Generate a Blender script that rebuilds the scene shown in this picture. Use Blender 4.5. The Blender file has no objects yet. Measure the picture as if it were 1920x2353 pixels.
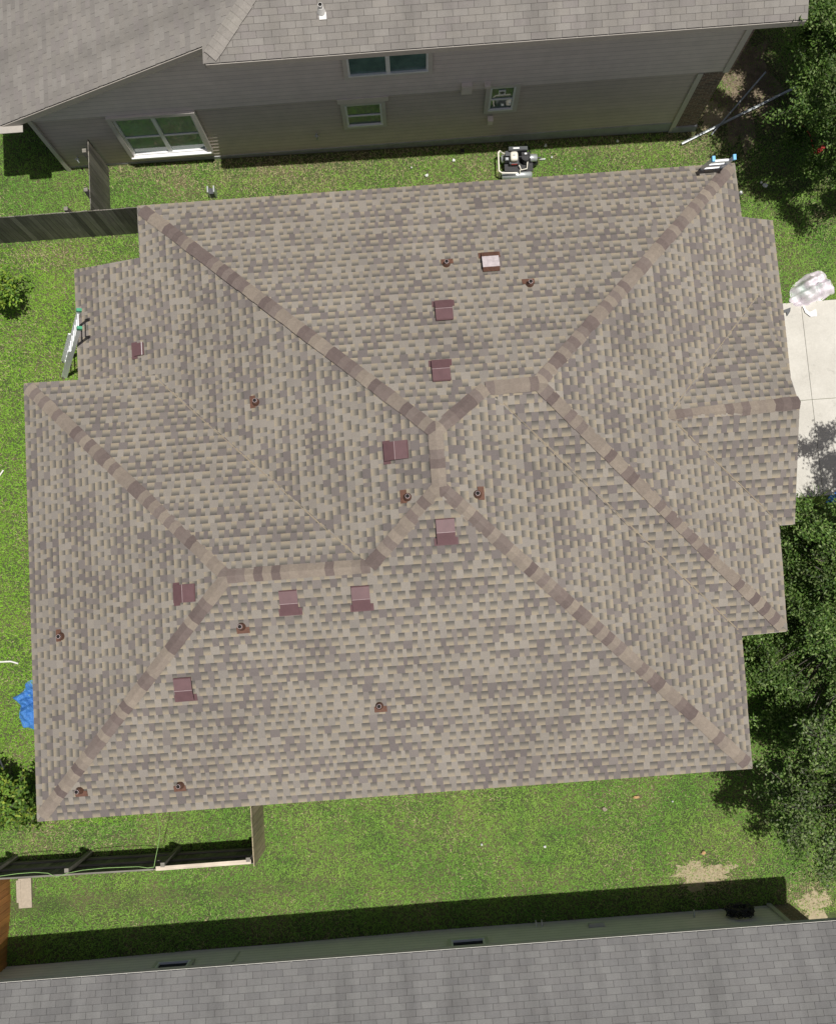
import bpy, math, random
import numpy as np
from mathutils import Vector, Matrix
random.seed(7); rng = np.random.default_rng(11)
sc = bpy.context.scene; COL = sc.collection

# ------------------------------------------------------------------ camera
CZ = 22.6; FPX = 2179.6
ROT = np.array([[0.9972734365269571, -0.07351119013760372, -0.00646511579683691],
                [0.073791446771625, 0.9925397245905359, 0.09705522908681181],
                [-0.0007177611468108802, -0.09726767209251057, 0.995257999106081]])
cam_d = bpy.data.cameras.new("camera"); cam = bpy.data.objects.new("camera", cam_d); COL.objects.link(cam)
cam_d.sensor_fit = 'HORIZONTAL'; cam_d.sensor_width = 36.0; cam_d.lens = FPX / 1920 * 36.0
cam_d.clip_start = 0.1; cam_d.clip_end = 2000
cam.matrix_world = Matrix.Translation((0, 0, CZ)) @ Matrix(ROT.T.tolist()).to_4x4()
sc.camera = cam

# ------------------------------------------------------------------ light
SUN = Vector((0.14, -0.065, 1.0)).normalized()
w = bpy.data.worlds.new("World"); sc.world = w; w.use_nodes = True
nt = w.node_tree; nt.nodes.clear()
sky = nt.nodes.new('ShaderNodeTexSky'); sky.sky_type = 'NISHITA'; sky.sun_disc = False; sky.dust_density = 4.0; sky.ozone_density = 0.4
sky.sun_elevation = math.asin(SUN.z); sky.sun_rotation = math.atan2(SUN.x, SUN.y)
bg = nt.nodes.new('ShaderNodeBackground'); bg.inputs[1].default_value = 0.052
wo = nt.nodes.new('ShaderNodeOutputWorld')
nt.links.new(sky.outputs[0], bg.inputs[0]); nt.links.new(bg.outputs[0], wo.inputs[0])
sd = bpy.data.lights.new("sun", 'SUN'); sd.energy = 4.7; sd.angle = math.radians(0.5); sd.color = (1.0, 0.97, 0.925)
so = bpy.data.objects.new("sun", sd); COL.objects.link(so); so.location = (4, -2, 40)
so.rotation_euler = SUN.to_track_quat('Z', 'Y').to_euler()
sc.view_settings.view_transform = 'Standard'; sc.view_settings.look = 'None'
sc.view_settings.exposure = 0.0; sc.view_settings.gamma = 1.0

# ------------------------------------------------------------------ surveying helpers
def ray(u, v):
    return ROT.T @ np.array([(u - 960) / FPX, -(v - 1176.5) / FPX, -1.0])
def un(u, v, z):                      # sight line to a known height
    d = ray(u, v); t = (z - CZ) / d[2]; return Vector(d * t + np.array([0, 0, CZ]))
def sstep(a, b, x):
    t = np.clip((x - a) / (b - a), 0, 1); return t * t * (3 - 2 * t)
def gz(x, y):                         # the yard falls gently towards the street
    x = np.asarray(x, float); y = np.asarray(y, float)
    return (-0.028 * sstep(8, 10.2, y) * np.clip(x + 6, 0, 16) + 0.03 * sstep(-6.0, -7.4, y) * np.clip(-x, 0, 12))
def ung(u, v, dz=0.0):
    z = 0.0
    for _ in range(8):
        p = un(u, v, z + dz); z = float(gz(p.x, p.y))
    return Vector((p.x, p.y, z + dz))
class Plane:
    def __init__(s, p, n): s.p = Vector(p); s.n = Vector(n).normalized()
    def z(s, x, y): return s.p.z - (s.n.x * (x - s.p.x) + s.n.y * (y - s.p.y)) / s.n.z
    def hit(s, u, v):
        d = Vector(ray(u, v)); o = Vector((0, 0, CZ)); t = (s.p - o).dot(s.n) / d.dot(s.n); return o + d * t

# ------------------------------------------------------------------ materials
def new_mat(name):
    m = bpy.data.materials.new(name); m.use_nodes = True; n = m.node_tree
    return m, n, n.nodes['Principled BSDF']
def N(nt, t, **kw):
    n = nt.nodes.new(t)
    for k, v in kw.items(): setattr(n, k, v)
    return n
def noise(nt, scale, detail=4, rough=.6, vec=None, coord='Object'):
    if vec is None:
        tc = N(nt, 'ShaderNodeTexCoord'); vec = tc.outputs[coord]
    n = N(nt, 'ShaderNodeTexNoise'); n.inputs['Scale'].default_value = scale
    n.inputs['Detail'].default_value = detail; n.inputs['Roughness'].default_value = rough
    nt.links.new(vec, n.inputs['Vector']); return n.outputs['Fac']
def ramp(nt, fac, stops):
    r = N(nt, 'ShaderNodeValToRGB'); e = r.color_ramp.elements
    while len(e) < len(stops): e.new(.5)
    for el, (p, c) in zip(e, stops):
        el.position = p; el.color = (c[0], c[1], c[2], 1) if hasattr(c, '__len__') else (c, c, c, 1)
    nt.links.new(fac, r.inputs[0]); return r.outputs[0]
def mixc(nt, fac, a, b, mode='MIX'):
    m = N(nt, 'ShaderNodeMix', data_type='RGBA', blend_type=mode)
    for val, i in ((fac, 0), (a, 6), (b, 7)):
        if hasattr(val, 'is_output'): nt.links.new(val, m.inputs[i])
        elif hasattr(val, '__len__'): m.inputs[i].default_value = (*val[:3], 1)
        else: m.inputs[i].default_value = val
    return m.outputs[2]
def bump(nt, bsdf, h, strength, dist):
    b = N(nt, 'ShaderNodeBump'); b.inputs['Strength'].default_value = strength; b.inputs['Distance'].default_value = dist
    nt.links.new(h, b.inputs['Height']); nt.links.new(b.outputs[0], bsdf.inputs['Normal'])
def attr(nt, name):
    a = N(nt, 'ShaderNodeAttribute'); a.attribute_name = name; return a
def simple(name, col, rough=.6, metal=0.0, var=.25, scale=9, spec=.5, bmp=0, tone=False):
    m, n, b = new_mat(name)
    f = noise(n, scale, 5, .65)
    c = mixc(n, 1.0, col, ramp(n, f, [(.25, 1 - var), (.75, 1 + var * .6)]), 'MULTIPLY')
    if tone: c = mixc(n, 1.0, c, attr(n, 'tab_col').outputs['Color'], 'MULTIPLY')
    n.links.new(c, b.inputs['Base Color']); b.inputs['Roughness'].default_value = rough
    b.inputs['Metallic'].default_value = metal; b.inputs['Specular IOR Level'].default_value = spec
    if bmp: bump(n, b, noise(n, scale * 4, 5), bmp, .01)
    return m
def mat_laminate():
    m, n, b = new_mat("laminate_shingle")
    c = attr(n, 'tab_col').outputs['Color']; rec = attr(n, 'inset_tab').outputs['Fac']
    uv = N(n, 'ShaderNodeUVMap'); uv.uv_map = 'UVMap'
    sx = N(n, 'ShaderNodeSeparateXYZ'); n.links.new(uv.outputs[0], sx.inputs[0])
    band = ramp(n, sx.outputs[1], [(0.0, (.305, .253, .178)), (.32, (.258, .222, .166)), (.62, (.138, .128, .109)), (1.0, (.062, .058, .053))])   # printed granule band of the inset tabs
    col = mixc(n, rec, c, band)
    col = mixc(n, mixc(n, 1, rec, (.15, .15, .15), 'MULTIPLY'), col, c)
    gran = noise(n, 95, 3, .75); wide = noise(n, .55, 4, .6)
    col = mixc(n, 1.0, col, ramp(n, gran, [(.3, .80), (.7, 1.18)]), 'MULTIPLY')
    col = mixc(n, 1.0, col, ramp(n, wide, [(.3, .90), (.7, 1.07)]), 'MULTIPLY')
    n.links.new(col, b.inputs['Base Color']); b.inputs['Roughness'].default_value = .92; b.inputs['Specular IOR Level'].default_value = .25
    bump(n, b, gran, .35, .006); return m
def mat_threetab(name, stain):
    m, n, b = new_mat(name)
    c = attr(n, 'tab_col').outputs['Color']
    gran = noise(n, 80, 3, .75)
    uv = N(n, 'ShaderNodeUVMap'); uv.uv_map = 'slope'
    mp = N(n, 'ShaderNodeMapping'); mp.inputs['Scale'].default_value = (1.6, .22, 1); n.links.new(uv.outputs[0], mp.inputs[0])
    st = noise(n, 1.0, 6, .62, mp.outputs[0])
    bl = noise(n, .9, 5, .7)
    col = mixc(n, 1.0, c, ramp(n, gran, [(.3, .84), (.7, 1.14)]), 'MULTIPLY')
    col = mixc(n, 1.0, col, ramp(n, st, [(.36, 1 - stain), (.56, 1.04)]), 'MULTIPLY')
    col = mixc(n, 1.0, col, ramp(n, bl, [(.3, 1 - stain * .5), (.65, 1.05)]), 'MULTIPLY')
    n.links.new(col, b.inputs['Base Color']); b.inputs['Roughness'].default_value = .93; b.inputs['Specular IOR Level'].default_value = .25
    bump(n, b, gran, .3, .005); return m
def mat_cap(name):
    m, n, b = new_mat(name)
    c = attr(n, 'tab_col').outputs['Color']; g = noise(n, 90, 3, .8); wv = noise(n, 14, 4, .6)
    col = mixc(n, 1, mixc(n, 1, c, ramp(n, g, [(.3, .82), (.7, 1.16)]), 'MULTIPLY'), ramp(n, wv, [(.3, .9), (.7, 1.08)]), 'MULTIPLY')
    n.links.new(col, b.inputs['Base Color']); b.inputs['Roughness'].default_value = .92; b.inputs['Specular IOR Level'].default_value = .25
    bump(n, b, g, .3, .005); return m
def mat_blades(name, trans, rough=.5, spec=.3):
    m, n, b = new_mat(name)
    c = attr(n, 'tab_col').outputs['Color']
    n.links.new(c, b.inputs['Base Color']); b.inputs['Roughness'].default_value = rough; b.inputs['Specular IOR Level'].default_value = spec
    t = N(n, 'ShaderNodeBsdfTranslucent'); n.links.new(mixc(n, 1, c, (1.1, 1.25, .6), 'MULTIPLY'), t.inputs[0])
    mx = N(n, 'ShaderNodeMixShader'); mx.inputs[0].default_value = trans
    n.links.new(b.outputs[0], mx.inputs[1]); n.links.new(t.outputs[0], mx.inputs[2])
    n.links.new(mx.outputs[0], n.nodes['Material Output'].inputs[0]); return m
def mat_wood(name, col, axis, dark=.45):
    m, n, b = new_mat(name)
    tc = N(n, 'ShaderNodeTexCoord'); mp = N(n, 'ShaderNodeMapping')
    mp.inputs['Scale'].default_value = tuple(1.2 if i == axis else 30 for i in range(3)); n.links.new(tc.outputs['Object'], mp.inputs[0])
    g = noise(n, 1, 6, .7, mp.outputs[0]); bl = noise(n, 1.3, 5)
    c = attr(n, 'tab_col').outputs['Color']
    c = mixc(n, 1, c, col, 'MULTIPLY')
    c = mixc(n, 1, c, ramp(n, g, [(.3, 1 - dark), (.7, 1.25)]), 'MULTIPLY')
    c = mixc(n, 1, c, ramp(n, bl, [(.3, .75), (.7, 1.15)]), 'MULTIPLY')
    n.links.new(c, b.inputs['Base Color']); b.inputs['Roughness'].default_value = .85; bump(n, b, g, .4, .006); return m
def mat_brick(name):
    m, n, b = new_mat(name)
    uv = N(n, 'ShaderNodeUVMap'); uv.uv_map = 'UVMap'
    br = N(n, 'ShaderNodeTexBrick'); n.links.new(uv.outputs[0], br.inputs[0])
    br.inputs['Color1'].default_value = (.27, .165, .13, 1); br.inputs['Color2'].default_value = (.15, .10, .088, 1); br.inputs['Mortar'].default_value = (.36, .32, .27, 1)
    br.inputs['Scale'].default_value = 1; br.inputs['Mortar Size'].default_value = .007; br.inputs['Brick Width'].default_value = .20; br.inputs['Row Height'].default_value = .068
    f = noise(n, 25, 4)
    n.links.new(mixc(n, 1, br.outputs[0], ramp(n, f, [(.3, .6), (.7, 1.3)]), 'MULTIPLY'), b.inputs['Base Color'])
    b.inputs['Roughness'].default_value = .9; return m
def mat_glass(name, col):
    m, n, b = new_mat(name); f = noise(n, 3, 3)
    n.links.new(mixc(n, 1, col, ramp(n, f, [(.3, .7), (.7, 1.2)]), 'MULTIPLY'), b.inputs['Base Color'])
    b.inputs['Specular IOR Level'].default_value = .5 if col[1] > .1 else .12
    b.inputs['Roughness'].default_value = .05; b.inputs['IOR'].default_value = 1.5 if col[1] > .1 else 1.28; b.inputs['Coat Weight'].default_value = .4 if col[1] > .1 else 0; b.inputs['Coat Roughness'].default_value = .03
    return m
M = dict(
    lam=mat_laminate(), cap=mat_cap("cap_shingle"), tabU=mat_threetab("warm_grey_three_tab_shingle", .14), tabB=mat_threetab("grey_three_tab_shingle", .20),
    capU=mat_cap("warm_grey_cap_shingle"), deck=simple("roof_felt", (.05, .047, .045), .95),
    grass=mat_blades("grass_blade", .22, .6, .15), leaf=mat_blades("oak_leaf", .26, .5, .22), cleaf=mat_blades("citrus_leaf", .30, .5, .25),
    bark=simple("bark", (.085, .075, .062), .9, var=.4, scale=14, bmp=.5),
    sidU=simple("taupe_lap_siding", (.70, .625, .555), .75, var=.10, scale=3, tone=True), sidL=simple("lower_taupe_lap_siding", (.60, .52, .45), .75, var=.10, scale=3, tone=True),  # sidL: darker siding copy, the weaker skylight low down painted into its colour
    sidB=simple("pale_green_grey_siding", (.76, .71, .65), .75, var=.08, scale=3, tone=True), trim=simple("taupe_trim", (.60, .555, .50), .65, var=.08),
    trimB=simple("green_grey_trim", (.55, .53, .48), .65, var=.08), fascia=simple("beige_fascia", (.36, .33, .29), .6, var=.1),
    slab=simple("concrete_slab", (.36, .37, .36), .9, var=.2, scale=6), brick=mat_brick("brown_brick"),
    white=simple("white_vinyl", (.78, .78, .77), .4, var=.05), glass=mat_glass("window_glass", (.11, .19, .17)), glassd=mat_glass("dark_window_glass", (.010, .014, .014)),
    woodg=mat_wood("weathered_fence_wood", (.185, .172, .145), 2), woodt=mat_wood("tan_fence_wood", (.40, .33, .215), 2, .35), woodo=mat_wood("stained_fence_wood", (.50, .215, .065), 2, .3),
    woodp=mat_wood("pale_new_wood", (.56, .48, .38), 0, .2), woodr=mat_wood("weathered_rail_wood", (.20, .185, .155), 0, .4),
    maroon=simple("maroon_metal", (.125, .068, .071), .48, .05, var=.15, scale=7), rust=simple("rust_brown_metal", (.135, .065, .042), .7, .1, var=.4, scale=25),
    chalk=simple("chalked_vent_paint", (.50, .44, .44), .6, var=.3, scale=12), pvc=simple("pvc_pipe", (.68, .66, .62), .5, var=.1), black=simple("black_plastic", (.018, .018, .02), .45, var=.3),
    hole=simple("pipe_bore", (.008, .007, .006), .9), alu=simple("aluminium", (.80, .81, .82), .4, .25, var=.08), dgrey=simple("dark_grey_plastic", (.06, .065, .07), .5),
    greenp=simple("green_plastic", (.05, .30, .16), .5), bluep=simple("blue_plastic", (.06, .36, .66), .45), red=simple("red_paint", (.55, .05, .03), .45),
    offw=simple("off_white_paint", (.78, .74, .64), .4, var=.08), zinc=simple("galvanised_steel", (.50, .53, .53), .4, .5, var=.2), paper=simple("white_scrap", (.85, .85, .84), .7, var=.08),
    hose=simple("green_hose", (.27, .45, .15), .5), cream=simple("cream_stone", (.36, .305, .235), .85, var=.2, scale=20), tan=simple("tan_scrap", (.62, .40, .20), .8))
def mat_conc():
    m, n, b = new_mat("driveway_concrete")
    a = noise(n, 1.1, 6, .7); f = noise(n, 30, 4, .7); s = noise(n, 2.4, 5, .75)
    c = mixc(n, ramp(n, a, [(.35, 0.), (.7, 1.)]), (.46, .44, .39), (.55, .53, .475))
    c = mixc(n, 1, c, ramp(n, f, [(.3, .92), (.7, 1.05)]), 'MULTIPLY'); c = mixc(n, 1, c, ramp(n, s, [(.3, .80), (.42, 1.)]), 'MULTIPLY')
    n.links.new(c, b.inputs['Base Color']); b.inputs['Roughness'].default_value = .9; bump(n, b, f, .2, .004); return m
def mat_soil():
    m, n, b = new_mat("soil_and_thatch")
    a = noise(n, .8, 6, .65); f = noise(n, 22, 5, .75)
    c = mixc(n, ramp(n, a, [(.4, 0.), (.65, 1.)]), (.052, .075, .020), (.11, .10, .045))
    c = mixc(n, 1, c, ramp(n, f, [(.3, .55), (.7, 1.4)]), 'MULTIPLY')
    n.links.new(c, b.inputs['Base Color']); b.inputs['Roughness'].default_value = .95; bump(n, b, f, .5, .03); return m
def mat_tarp():
    m, n, b = new_mat("blue_tarp"); a = noise(n, 5, 5, .7)
    n.links.new(ramp(n, a, [(.3, (.03, .13, .40)), (.7, (.07, .25, .62))]), b.inputs['Base Color']); b.inputs['Roughness'].default_value = .38; bump(n, b, noise(n, 13, 6, .75), .9, .05); return m
def mat_bag():
    m, n, b = new_mat("pale_plastic_film"); a = noise(n, 5.5, 6, .7); c2 = noise(n, 2.1, 2, .5)
    c = ramp(n, a, [(.33, (.20, .19, .22)), (.38, (.60, .53, .58)), (.60, (.74, .69, .72)), (.78, (.74, .60, .65))])
    c = mixc(n, ramp(n, c2, [(.56, 0.), (.72, .7)]), c, (.38, .50, .42))
    n.links.new(c, b.inputs['Base Color']); b.inputs['Roughness'].default_value = .45; bump(n, b, noise(n, 16, 5, .7), .35, .02); return m
M.update(glassm=mat_glass('medium_window_glass', (.05, .101, .08)), boxp=simple('pale_taupe_box', (.72, .64, .58), .6, var=.08), seam=simple('worn_metal_edge', (.36, .28, .28), .5)); M.update(conc=mat_conc(), soil=mat_soil(), tarp=mat_tarp(), bag=mat_bag())  # glassm: glass of medium tone for the small windows

# ------------------------------------------------------------------ mesh collection
class MB:
    def __init__(s): s.v = []; s.f = []; s.c = []; s.r = []; s.uv = []; s.uv2 = []; s.sm = []
    def face(s, pts, col=(1, 1, 1), rec=0.0, uv=None, uv2=None, smooth=False):
        b = len(s.v); s.v += [tuple(p) for p in pts]; s.f.append(list(range(b, b + len(pts)))); s.c.append(tuple(col)); s.r.append(rec)
        s.uv.append(uv or [(0, 0)] * len(pts)); s.uv2.append(uv2 or [(0, 0)] * len(pts)); s.sm.append(smooth)
    def grid(s, rows, col=(1, 1, 1), smooth=True, closed=False):
        b = len(s.v); n = len(rows[0])
        for r in rows: s.v += [tuple(p) for p in r]
        for i in range(len(rows) - 1):
            for j in range(n if closed else n - 1):
                k = (j + 1) % n; s.f.append([b + i * n + j, b + i * n + k, b + (i + 1) * n + k, b + (i + 1) * n + j])
                s.c.append(tuple(col)); s.r.append(0.); s.uv.append([(0, 0)] * 4); s.uv2.append([(0, 0)] * 4); s.sm.append(smooth)
    def box(s, c, sz, ax=None, col=(1, 1, 1)):
        ax = ax or (Vector((1, 0, 0)), Vector((0, 1, 0)), Vector((0, 0, 1))); c = Vector(c)
        X, Y, Z = (Vector(a) * (d / 2) for a, d in zip(ax, sz))
        P = [c + X * i + Y * j + Z * k for i in (-1, 1) for j in (-1, 1) for k in (-1, 1)]
        if X.cross(Y).dot(Z) < 0: P = [P[i ^ 4] for i in range(8)]
        for q in ((0, 1, 3, 2), (4, 6, 7, 5), (0, 4, 5, 1), (2, 3, 7, 6), (0, 2, 6, 4), (1, 5, 7, 3)): s.face([P[i] for i in q], col)
    def tube(s, pts, rad, n=8, cap=True, col=(1, 1, 1)):
        pts = [Vector(p) for p in pts]; rad = rad if hasattr(rad, '__len__') else [rad] * len(pts); rows = []
        ref = Vector((0, 0, 1))
        for i, p in enumerate(pts):
            t = (pts[min(i + 1, len(pts) - 1)] - pts[max(i - 1, 0)]).normalized()
            r = ref if abs(t.dot(ref)) < .95 else Vector((1, 0, 0))
            a = t.cross(r).normalized(); b = t.cross(a)
            rows.append([p + (a * math.cos(k * 2 * math.pi / n) + b * math.sin(k * 2 * math.pi / n)) * rad[i] for k in range(n)])
        s.grid(rows, col, True, True)
        if cap: s.face(rows[0][::-1], col); s.face(rows[-1], col)
    def build(s, name, mat, parent=None):
        me = bpy.data.meshes.new(name); org = parent.matrix_basis.translation if parent else Vector()
        me.from_pydata(s.v, [], s.f); me.materials.append(M[mat] if isinstance(mat, str) else mat)
        ca = me.attributes.new('tab_col', 'FLOAT_COLOR', 'FACE'); ca.data.foreach_set('color', np.array([(*c, 1) for c in s.c], 'f').ravel())
        ra = me.attributes.new('inset_tab', 'FLOAT', 'FACE'); ra.data.foreach_set('value', np.array(s.r, 'f'))
        for nm, u in (('UVMap', s.uv), ('slope', s.uv2)):
            l = me.uv_layers.new(name=nm); l.data.foreach_set('uv', np.array([q for f in u for q in f], 'f').ravel())
        me.polygons.foreach_set('use_smooth', s.sm); me.update()
        o = bpy.data.objects.new(name, me); COL.objects.link(o)
        if parent: o.parent = parent; o.matrix_parent_inverse = world_of(parent).inverted()
        return o
def world_of(o):
    m = o.matrix_basis.copy()
    if o.parent: m = world_of(o.parent) @ o.matrix_parent_inverse @ m
    return m
def tag(o, label, cat, group=None, kind=None):
    if label: o['label'] = label
    if cat: o['category'] = cat
    if group: o['group'] = group
    if kind: o['kind'] = kind
    return o
def thing(name, label, cat, loc=(0, 0, 0), group=None):
    o = bpy.data.objects.new(name, None); COL.objects.link(o); o.location = loc; o.empty_display_size = .3
    return tag(o, label, cat, group)
def part_empty(name, parent, loc):
    o = bpy.data.objects.new(name, None); COL.objects.link(o); o.parent = parent
    o.matrix_parent_inverse = world_of(parent).inverted(); o.location = loc; o.empty_display_size = .1; return o
def tri_mesh(name, V, per, C, mat):     # many loose blades or leaves as one mesh, `per` vertices each
    me = bpy.data.meshes.new(name); n = len(V); k = n // per
    me.vertices.add(n); me.vertices.foreach_set('co', V.astype('f').ravel())
    me.loops.add(n); me.loops.foreach_set('vertex_index', np.arange(n, dtype='i'))
    me.polygons.add(k); me.polygons.foreach_set('loop_start', np.arange(0, n, per, dtype='i'))
    me.materials.append(M[mat]); me.update(calc_edges=True)
    ca = me.attributes.new('tab_col', 'FLOAT_COLOR', 'FACE'); ca.data.foreach_set('color', np.c_[C, np.ones(k)].astype('f').ravel())
    o = bpy.data.objects.new(name, me); COL.objects.link(o); return o
def clip_rect(poly, x0, x1, y0, y1):
    for ax, lim, sg in ((0, x0, 1), (0, x1, -1), (1, y0, 1), (1, y1, -1)):
        out = []
        for i in range(len(poly)):
            a, b = poly[i - 1], poly[i]; da = (a[ax] - lim) * sg; db = (b[ax] - lim) * sg
            if (da >= 0) != (db >= 0):
                t = da / (da - db); out.append((a[0] + (b[0] - a[0]) * t, a[1] + (b[1] - a[1]) * t))
            if db >= 0: out.append(b)
        poly = out
        if len(poly) < 3: return []
    return poly
def area(p): return abs(sum(p[i - 1][0] * p[i][1] - p[i][0] * p[i - 1][1] for i in range(len(p)))) / 2

LIGHT = [(.248, .222, .189), (.234, .209, .179), (.219, .197, .172)]
TAUPE = [(.153, .133, .124), (.168, .147, .135), (.142, .123, .116), (.181, .159, .144)]
def vary(c, a=.06):
    k = 1 + random.uniform(-a, a); return tuple(x * k for x in c)
def plane_frame(n, pts):
    n = Vector(n).normalized(); u = Vector((0, 0, 1)).cross(n).normalized(); v = n.cross(u)
    o = min(pts, key=lambda p: p.z); return o, u, v, n
def shingle(mb, deck, pts, n, style, e, lift=0.0):
    """courses of real overlapping tabs over one roof plane"""
    pts = [Vector(p) for p in pts]; o, u, v, n = plane_frame(n, pts)
    P2 = [((p - o).dot(u), (p - o).dot(v)) for p in pts]
    dv = [(p - o).dot(n) for p in pts]
    deck.face([p - n * .11 for p in pts])
    vmin = min(p[1] for p in P2); vmax = max(p[1] for p in P2)
    # height of the (very slightly warped) surface above the ideal plane: inverse-distance blend of the corners
    def lifted(x, y):
        ws = 0; h = 0
        for (a, b), d in zip(P2, dv):
            wgt = 1 / ((a - x) ** 2 + (b - y) ** 2 + .05) ** 1.5; ws += wgt; h += wgt * d
        return h / ws
    seat = lambda p: p + n * ((o - p).dot(n) + lifted((p - o).dot(u), (p - o).dot(v)))
    r = 0; y = vmin
    while y < vmax:
        y1 = y + e; band = clip_rect(P2, -1e3, 1e3, y, y1)
        if band:
            a, b = min(p[0] for p in band), max(p[0] for p in band)
            x = a - random.uniform(0, .3); left = 0; tooth = True; tone = 0
            if style == 'tab': x = math.floor(a / .305) * .305 - (.1525 if r % 2 else 0) + .02 * math.sin(r * 2.1)
            while x < b:
                if style == 'lam':
                    if left <= 0: left = random.uniform(.45, 1.0); tone = random.random()
                    if tooth: wd = random.choice((.08, .10, .12, .14, .18)) * random.uniform(.88, 1.08)
                    else: wd = random.choice((.09, .105, .12, .14, .17)) * random.uniform(.88, 1.08)
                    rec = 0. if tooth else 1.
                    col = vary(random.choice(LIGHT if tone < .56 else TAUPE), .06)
                    if tooth and random.random() < .14: col = vary(random.choice(TAUPE if tone < .56 else LIGHT))
                    left -= wd; hh = .004 if tooth else 0; tooth = not tooth; gap = 0.
                else:
                    wd = .305; rec = 0.; hh = 0; gap = .0026
                    col = vary(random.choice(style_cols), .03)
                cp = clip_rect(P2, x + gap, x + wd - gap, y, y1)
                if len(cp) >= 3 and area(cp) > 1e-5:
                    q = []
                    for (cx_, cy_) in cp:
                        t = (cy_ - y) / e; q.append(o + u * cx_ + v * cy_ + n * (lifted(cx_, cy_) + lift + .009 * (1 - t) + hh))
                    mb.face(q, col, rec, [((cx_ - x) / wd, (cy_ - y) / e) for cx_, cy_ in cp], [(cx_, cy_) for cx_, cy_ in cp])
                x += wd
        y = y1; r += 1
    return seat
CAPC = [(.235, .197, .158), (.222, .185, .149), (.206, .171, .140), (.140, .110, .099), (.125, .097, .088), (.165, .134, .118), (.212, .177, .145), (.152, .121, .107)]
def caps(mb, a, b, pa, pb, cols=CAPC, wd=.136, step=.165, up=.026):
    """bent ridge and hip caps, each lapping the one below, running from low end a to high end b"""
    a = Vector(a); b = Vector(b); d = b - a; L = d.length; d.normalize(); h = Vector((d.y, -d.x, 0)).normalized()
    n = max(1, round(L / step)); st = L / n; up0 = Vector((0, 0, 1))
    def side(p, s):
        q = p + h * s * wd; return min(max(min(pa.z(q.x, q.y), pb.z(q.x, q.y)), p.z - wd * .62), p.z - wd * .24)
    for i in range(n):
        p0 = a + d * (i * st); p1 = a + d * min(L, (i + 1) * st + .03); col = vary(random.choice(cols), .05)
        jw = random.uniform(.96, 1.05); rows = []
        for p, lf in ((p0, up + .010), (p1, up)):
            row = []
            for s in (-1, -.35, 0, .35, 1):
                q = p + h * s * wd * jw; z = p.z + (side(p, 1 if s > 0 else -1) - p.z) * abs(s) if s else p.z
                bow = .020 * (1 - abs(s)) * 0 + (.006 if abs(s) < .5 else 0); sag = d * (.014 * (1 - abs(s)) if lf > up + .005 else 0)
                row.append(Vector((q.x, q.y, z + lf + bow)) - sag)
            rows.append(row)
        mb.grid(rows, col, False)
        lip = [p - Vector((0, 0, .014)) for p in rows[0]]
        mb.grid([lip, rows[0]], tuple(c * .9 for c in col), False)

# ------------------------------------------------------------------ ground
xs = np.unique(np.r_[-400, -200, -100, -50, -25, np.arange(-16, 17, .5), 25, 50, 100, 200, 400]); ys = np.unique(np.r_[-400, -200, -100, -50, -25, np.arange(-16, 20, .5), 25, 50, 100, 200, 400])
g = MB(); g.grid([[(x, y, float(gz(x, y))) for x in xs] for y in ys], smooth=True)
tag(g.build('ground', 'soil'), None, None, kind='structure')
dw = MB(); z = .015
da, db, dc, dd = un(1740, 698, z), un(2300, 655, z), un(2300, 1110, z), un(1740, 1150, z)
jx1 = un(1846, 900, z).x + .0
def slab_strip(x0, x1, y0, y1):
    dw.box(((x0 + x1) / 2, (y0 + y1) / 2, -.03), (x1 - x0 - .010, y1 - y0 - .010, .09))
X0, XJ, X2 = 7.3, 9.70, 13.8; Ytop, YJ, Ybot = un(1860, 692, z).y, un(1880, 917, z).y, un(1880, 1140, z).y
for a_, b_ in ((X0, XJ), (XJ, X2)):
    for c_, d_ in ((Ybot, YJ), (YJ, Ytop)): slab_strip(a_, b_, c_, d_)
tag(dw.build('driveway', 'conc'), None, None, kind='structure')

# ------------------------------------------------------------------ the brown roofed house
EZ = 2.6; PT = .4708
A = un(315, 473, EZ); B = un(1687, 374, EZ); D = un(55, 881, EZ); E_ = un(86, 1888, EZ); F = un(1728, 1766, EZ)
G = un(1703, 1460, EZ); H = un(1808, 1450, EZ); I_ = un(1790, 1206, EZ)
N1 = un(1000, 990, 5.44); N3 = un(1009, 1118, 5.44); N2 = un(1236, 880, 5.0); R1 = un(1115, 892, 5.0); N4 = un(850, 1300, 4.78); N5 = un(522, 1324, 4.78)
V_ = un(356, 863, EZ)
nN, nS, nE, nW = (0, PT, 1), (0, -PT, 1), (PT, 0, 1), (-PT, 0, 1)
plW = Plane(A, nW); plN = Plane((A + B) / 2, nN); plS = Plane((E_ + F) / 2, nS); plE = Plane(B, nE); plWN = Plane(D, nN); plWW = Plane((D + E_) / 2, nW); plSS = Plane((G + H) / 2, nS); plME = Plane((F + G) / 2, nE)
C0 = plW.hit(321, 592); C1 = plW.hit(171, 619); C2 = plW.hit(180, 874)
C3 = Vector((C2.x, V_.y - .28, C2.z)); V3 = Vector((V_.x, V_.y - .28, V_.z))
B2 = plE.hit(1703, 498); X1 = plE.hit(1774, 506); X3 = Vector((X1.x, 4.25, X1.z)); I2 = Vector((I_.x, 4.25, I_.z))
K0 = plE.hit(1532, 959)
house = thing('house', 'single storey house with mottled brown and tan shingle hip roof, filling the middle', 'house', (0, 2, 0))
rf = MB(); dk = MB(); EXP = .176
faces = [([A, N1, R1, N2, B][::-1], nN), ([E_, F, N3, N4, N5], nS), ([D, N5, N4, V_][::-1], nN), ([D, E_, N5], nW),
         ([N1, A, C0, C1, C3, V3, V_, N4, N3], nW), ([N1, N3, F, G, R1], nE), ([R1, G, H, N2], nS), ([N2, H, I_, I2, X3, X1, B2, B], nE)]
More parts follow.
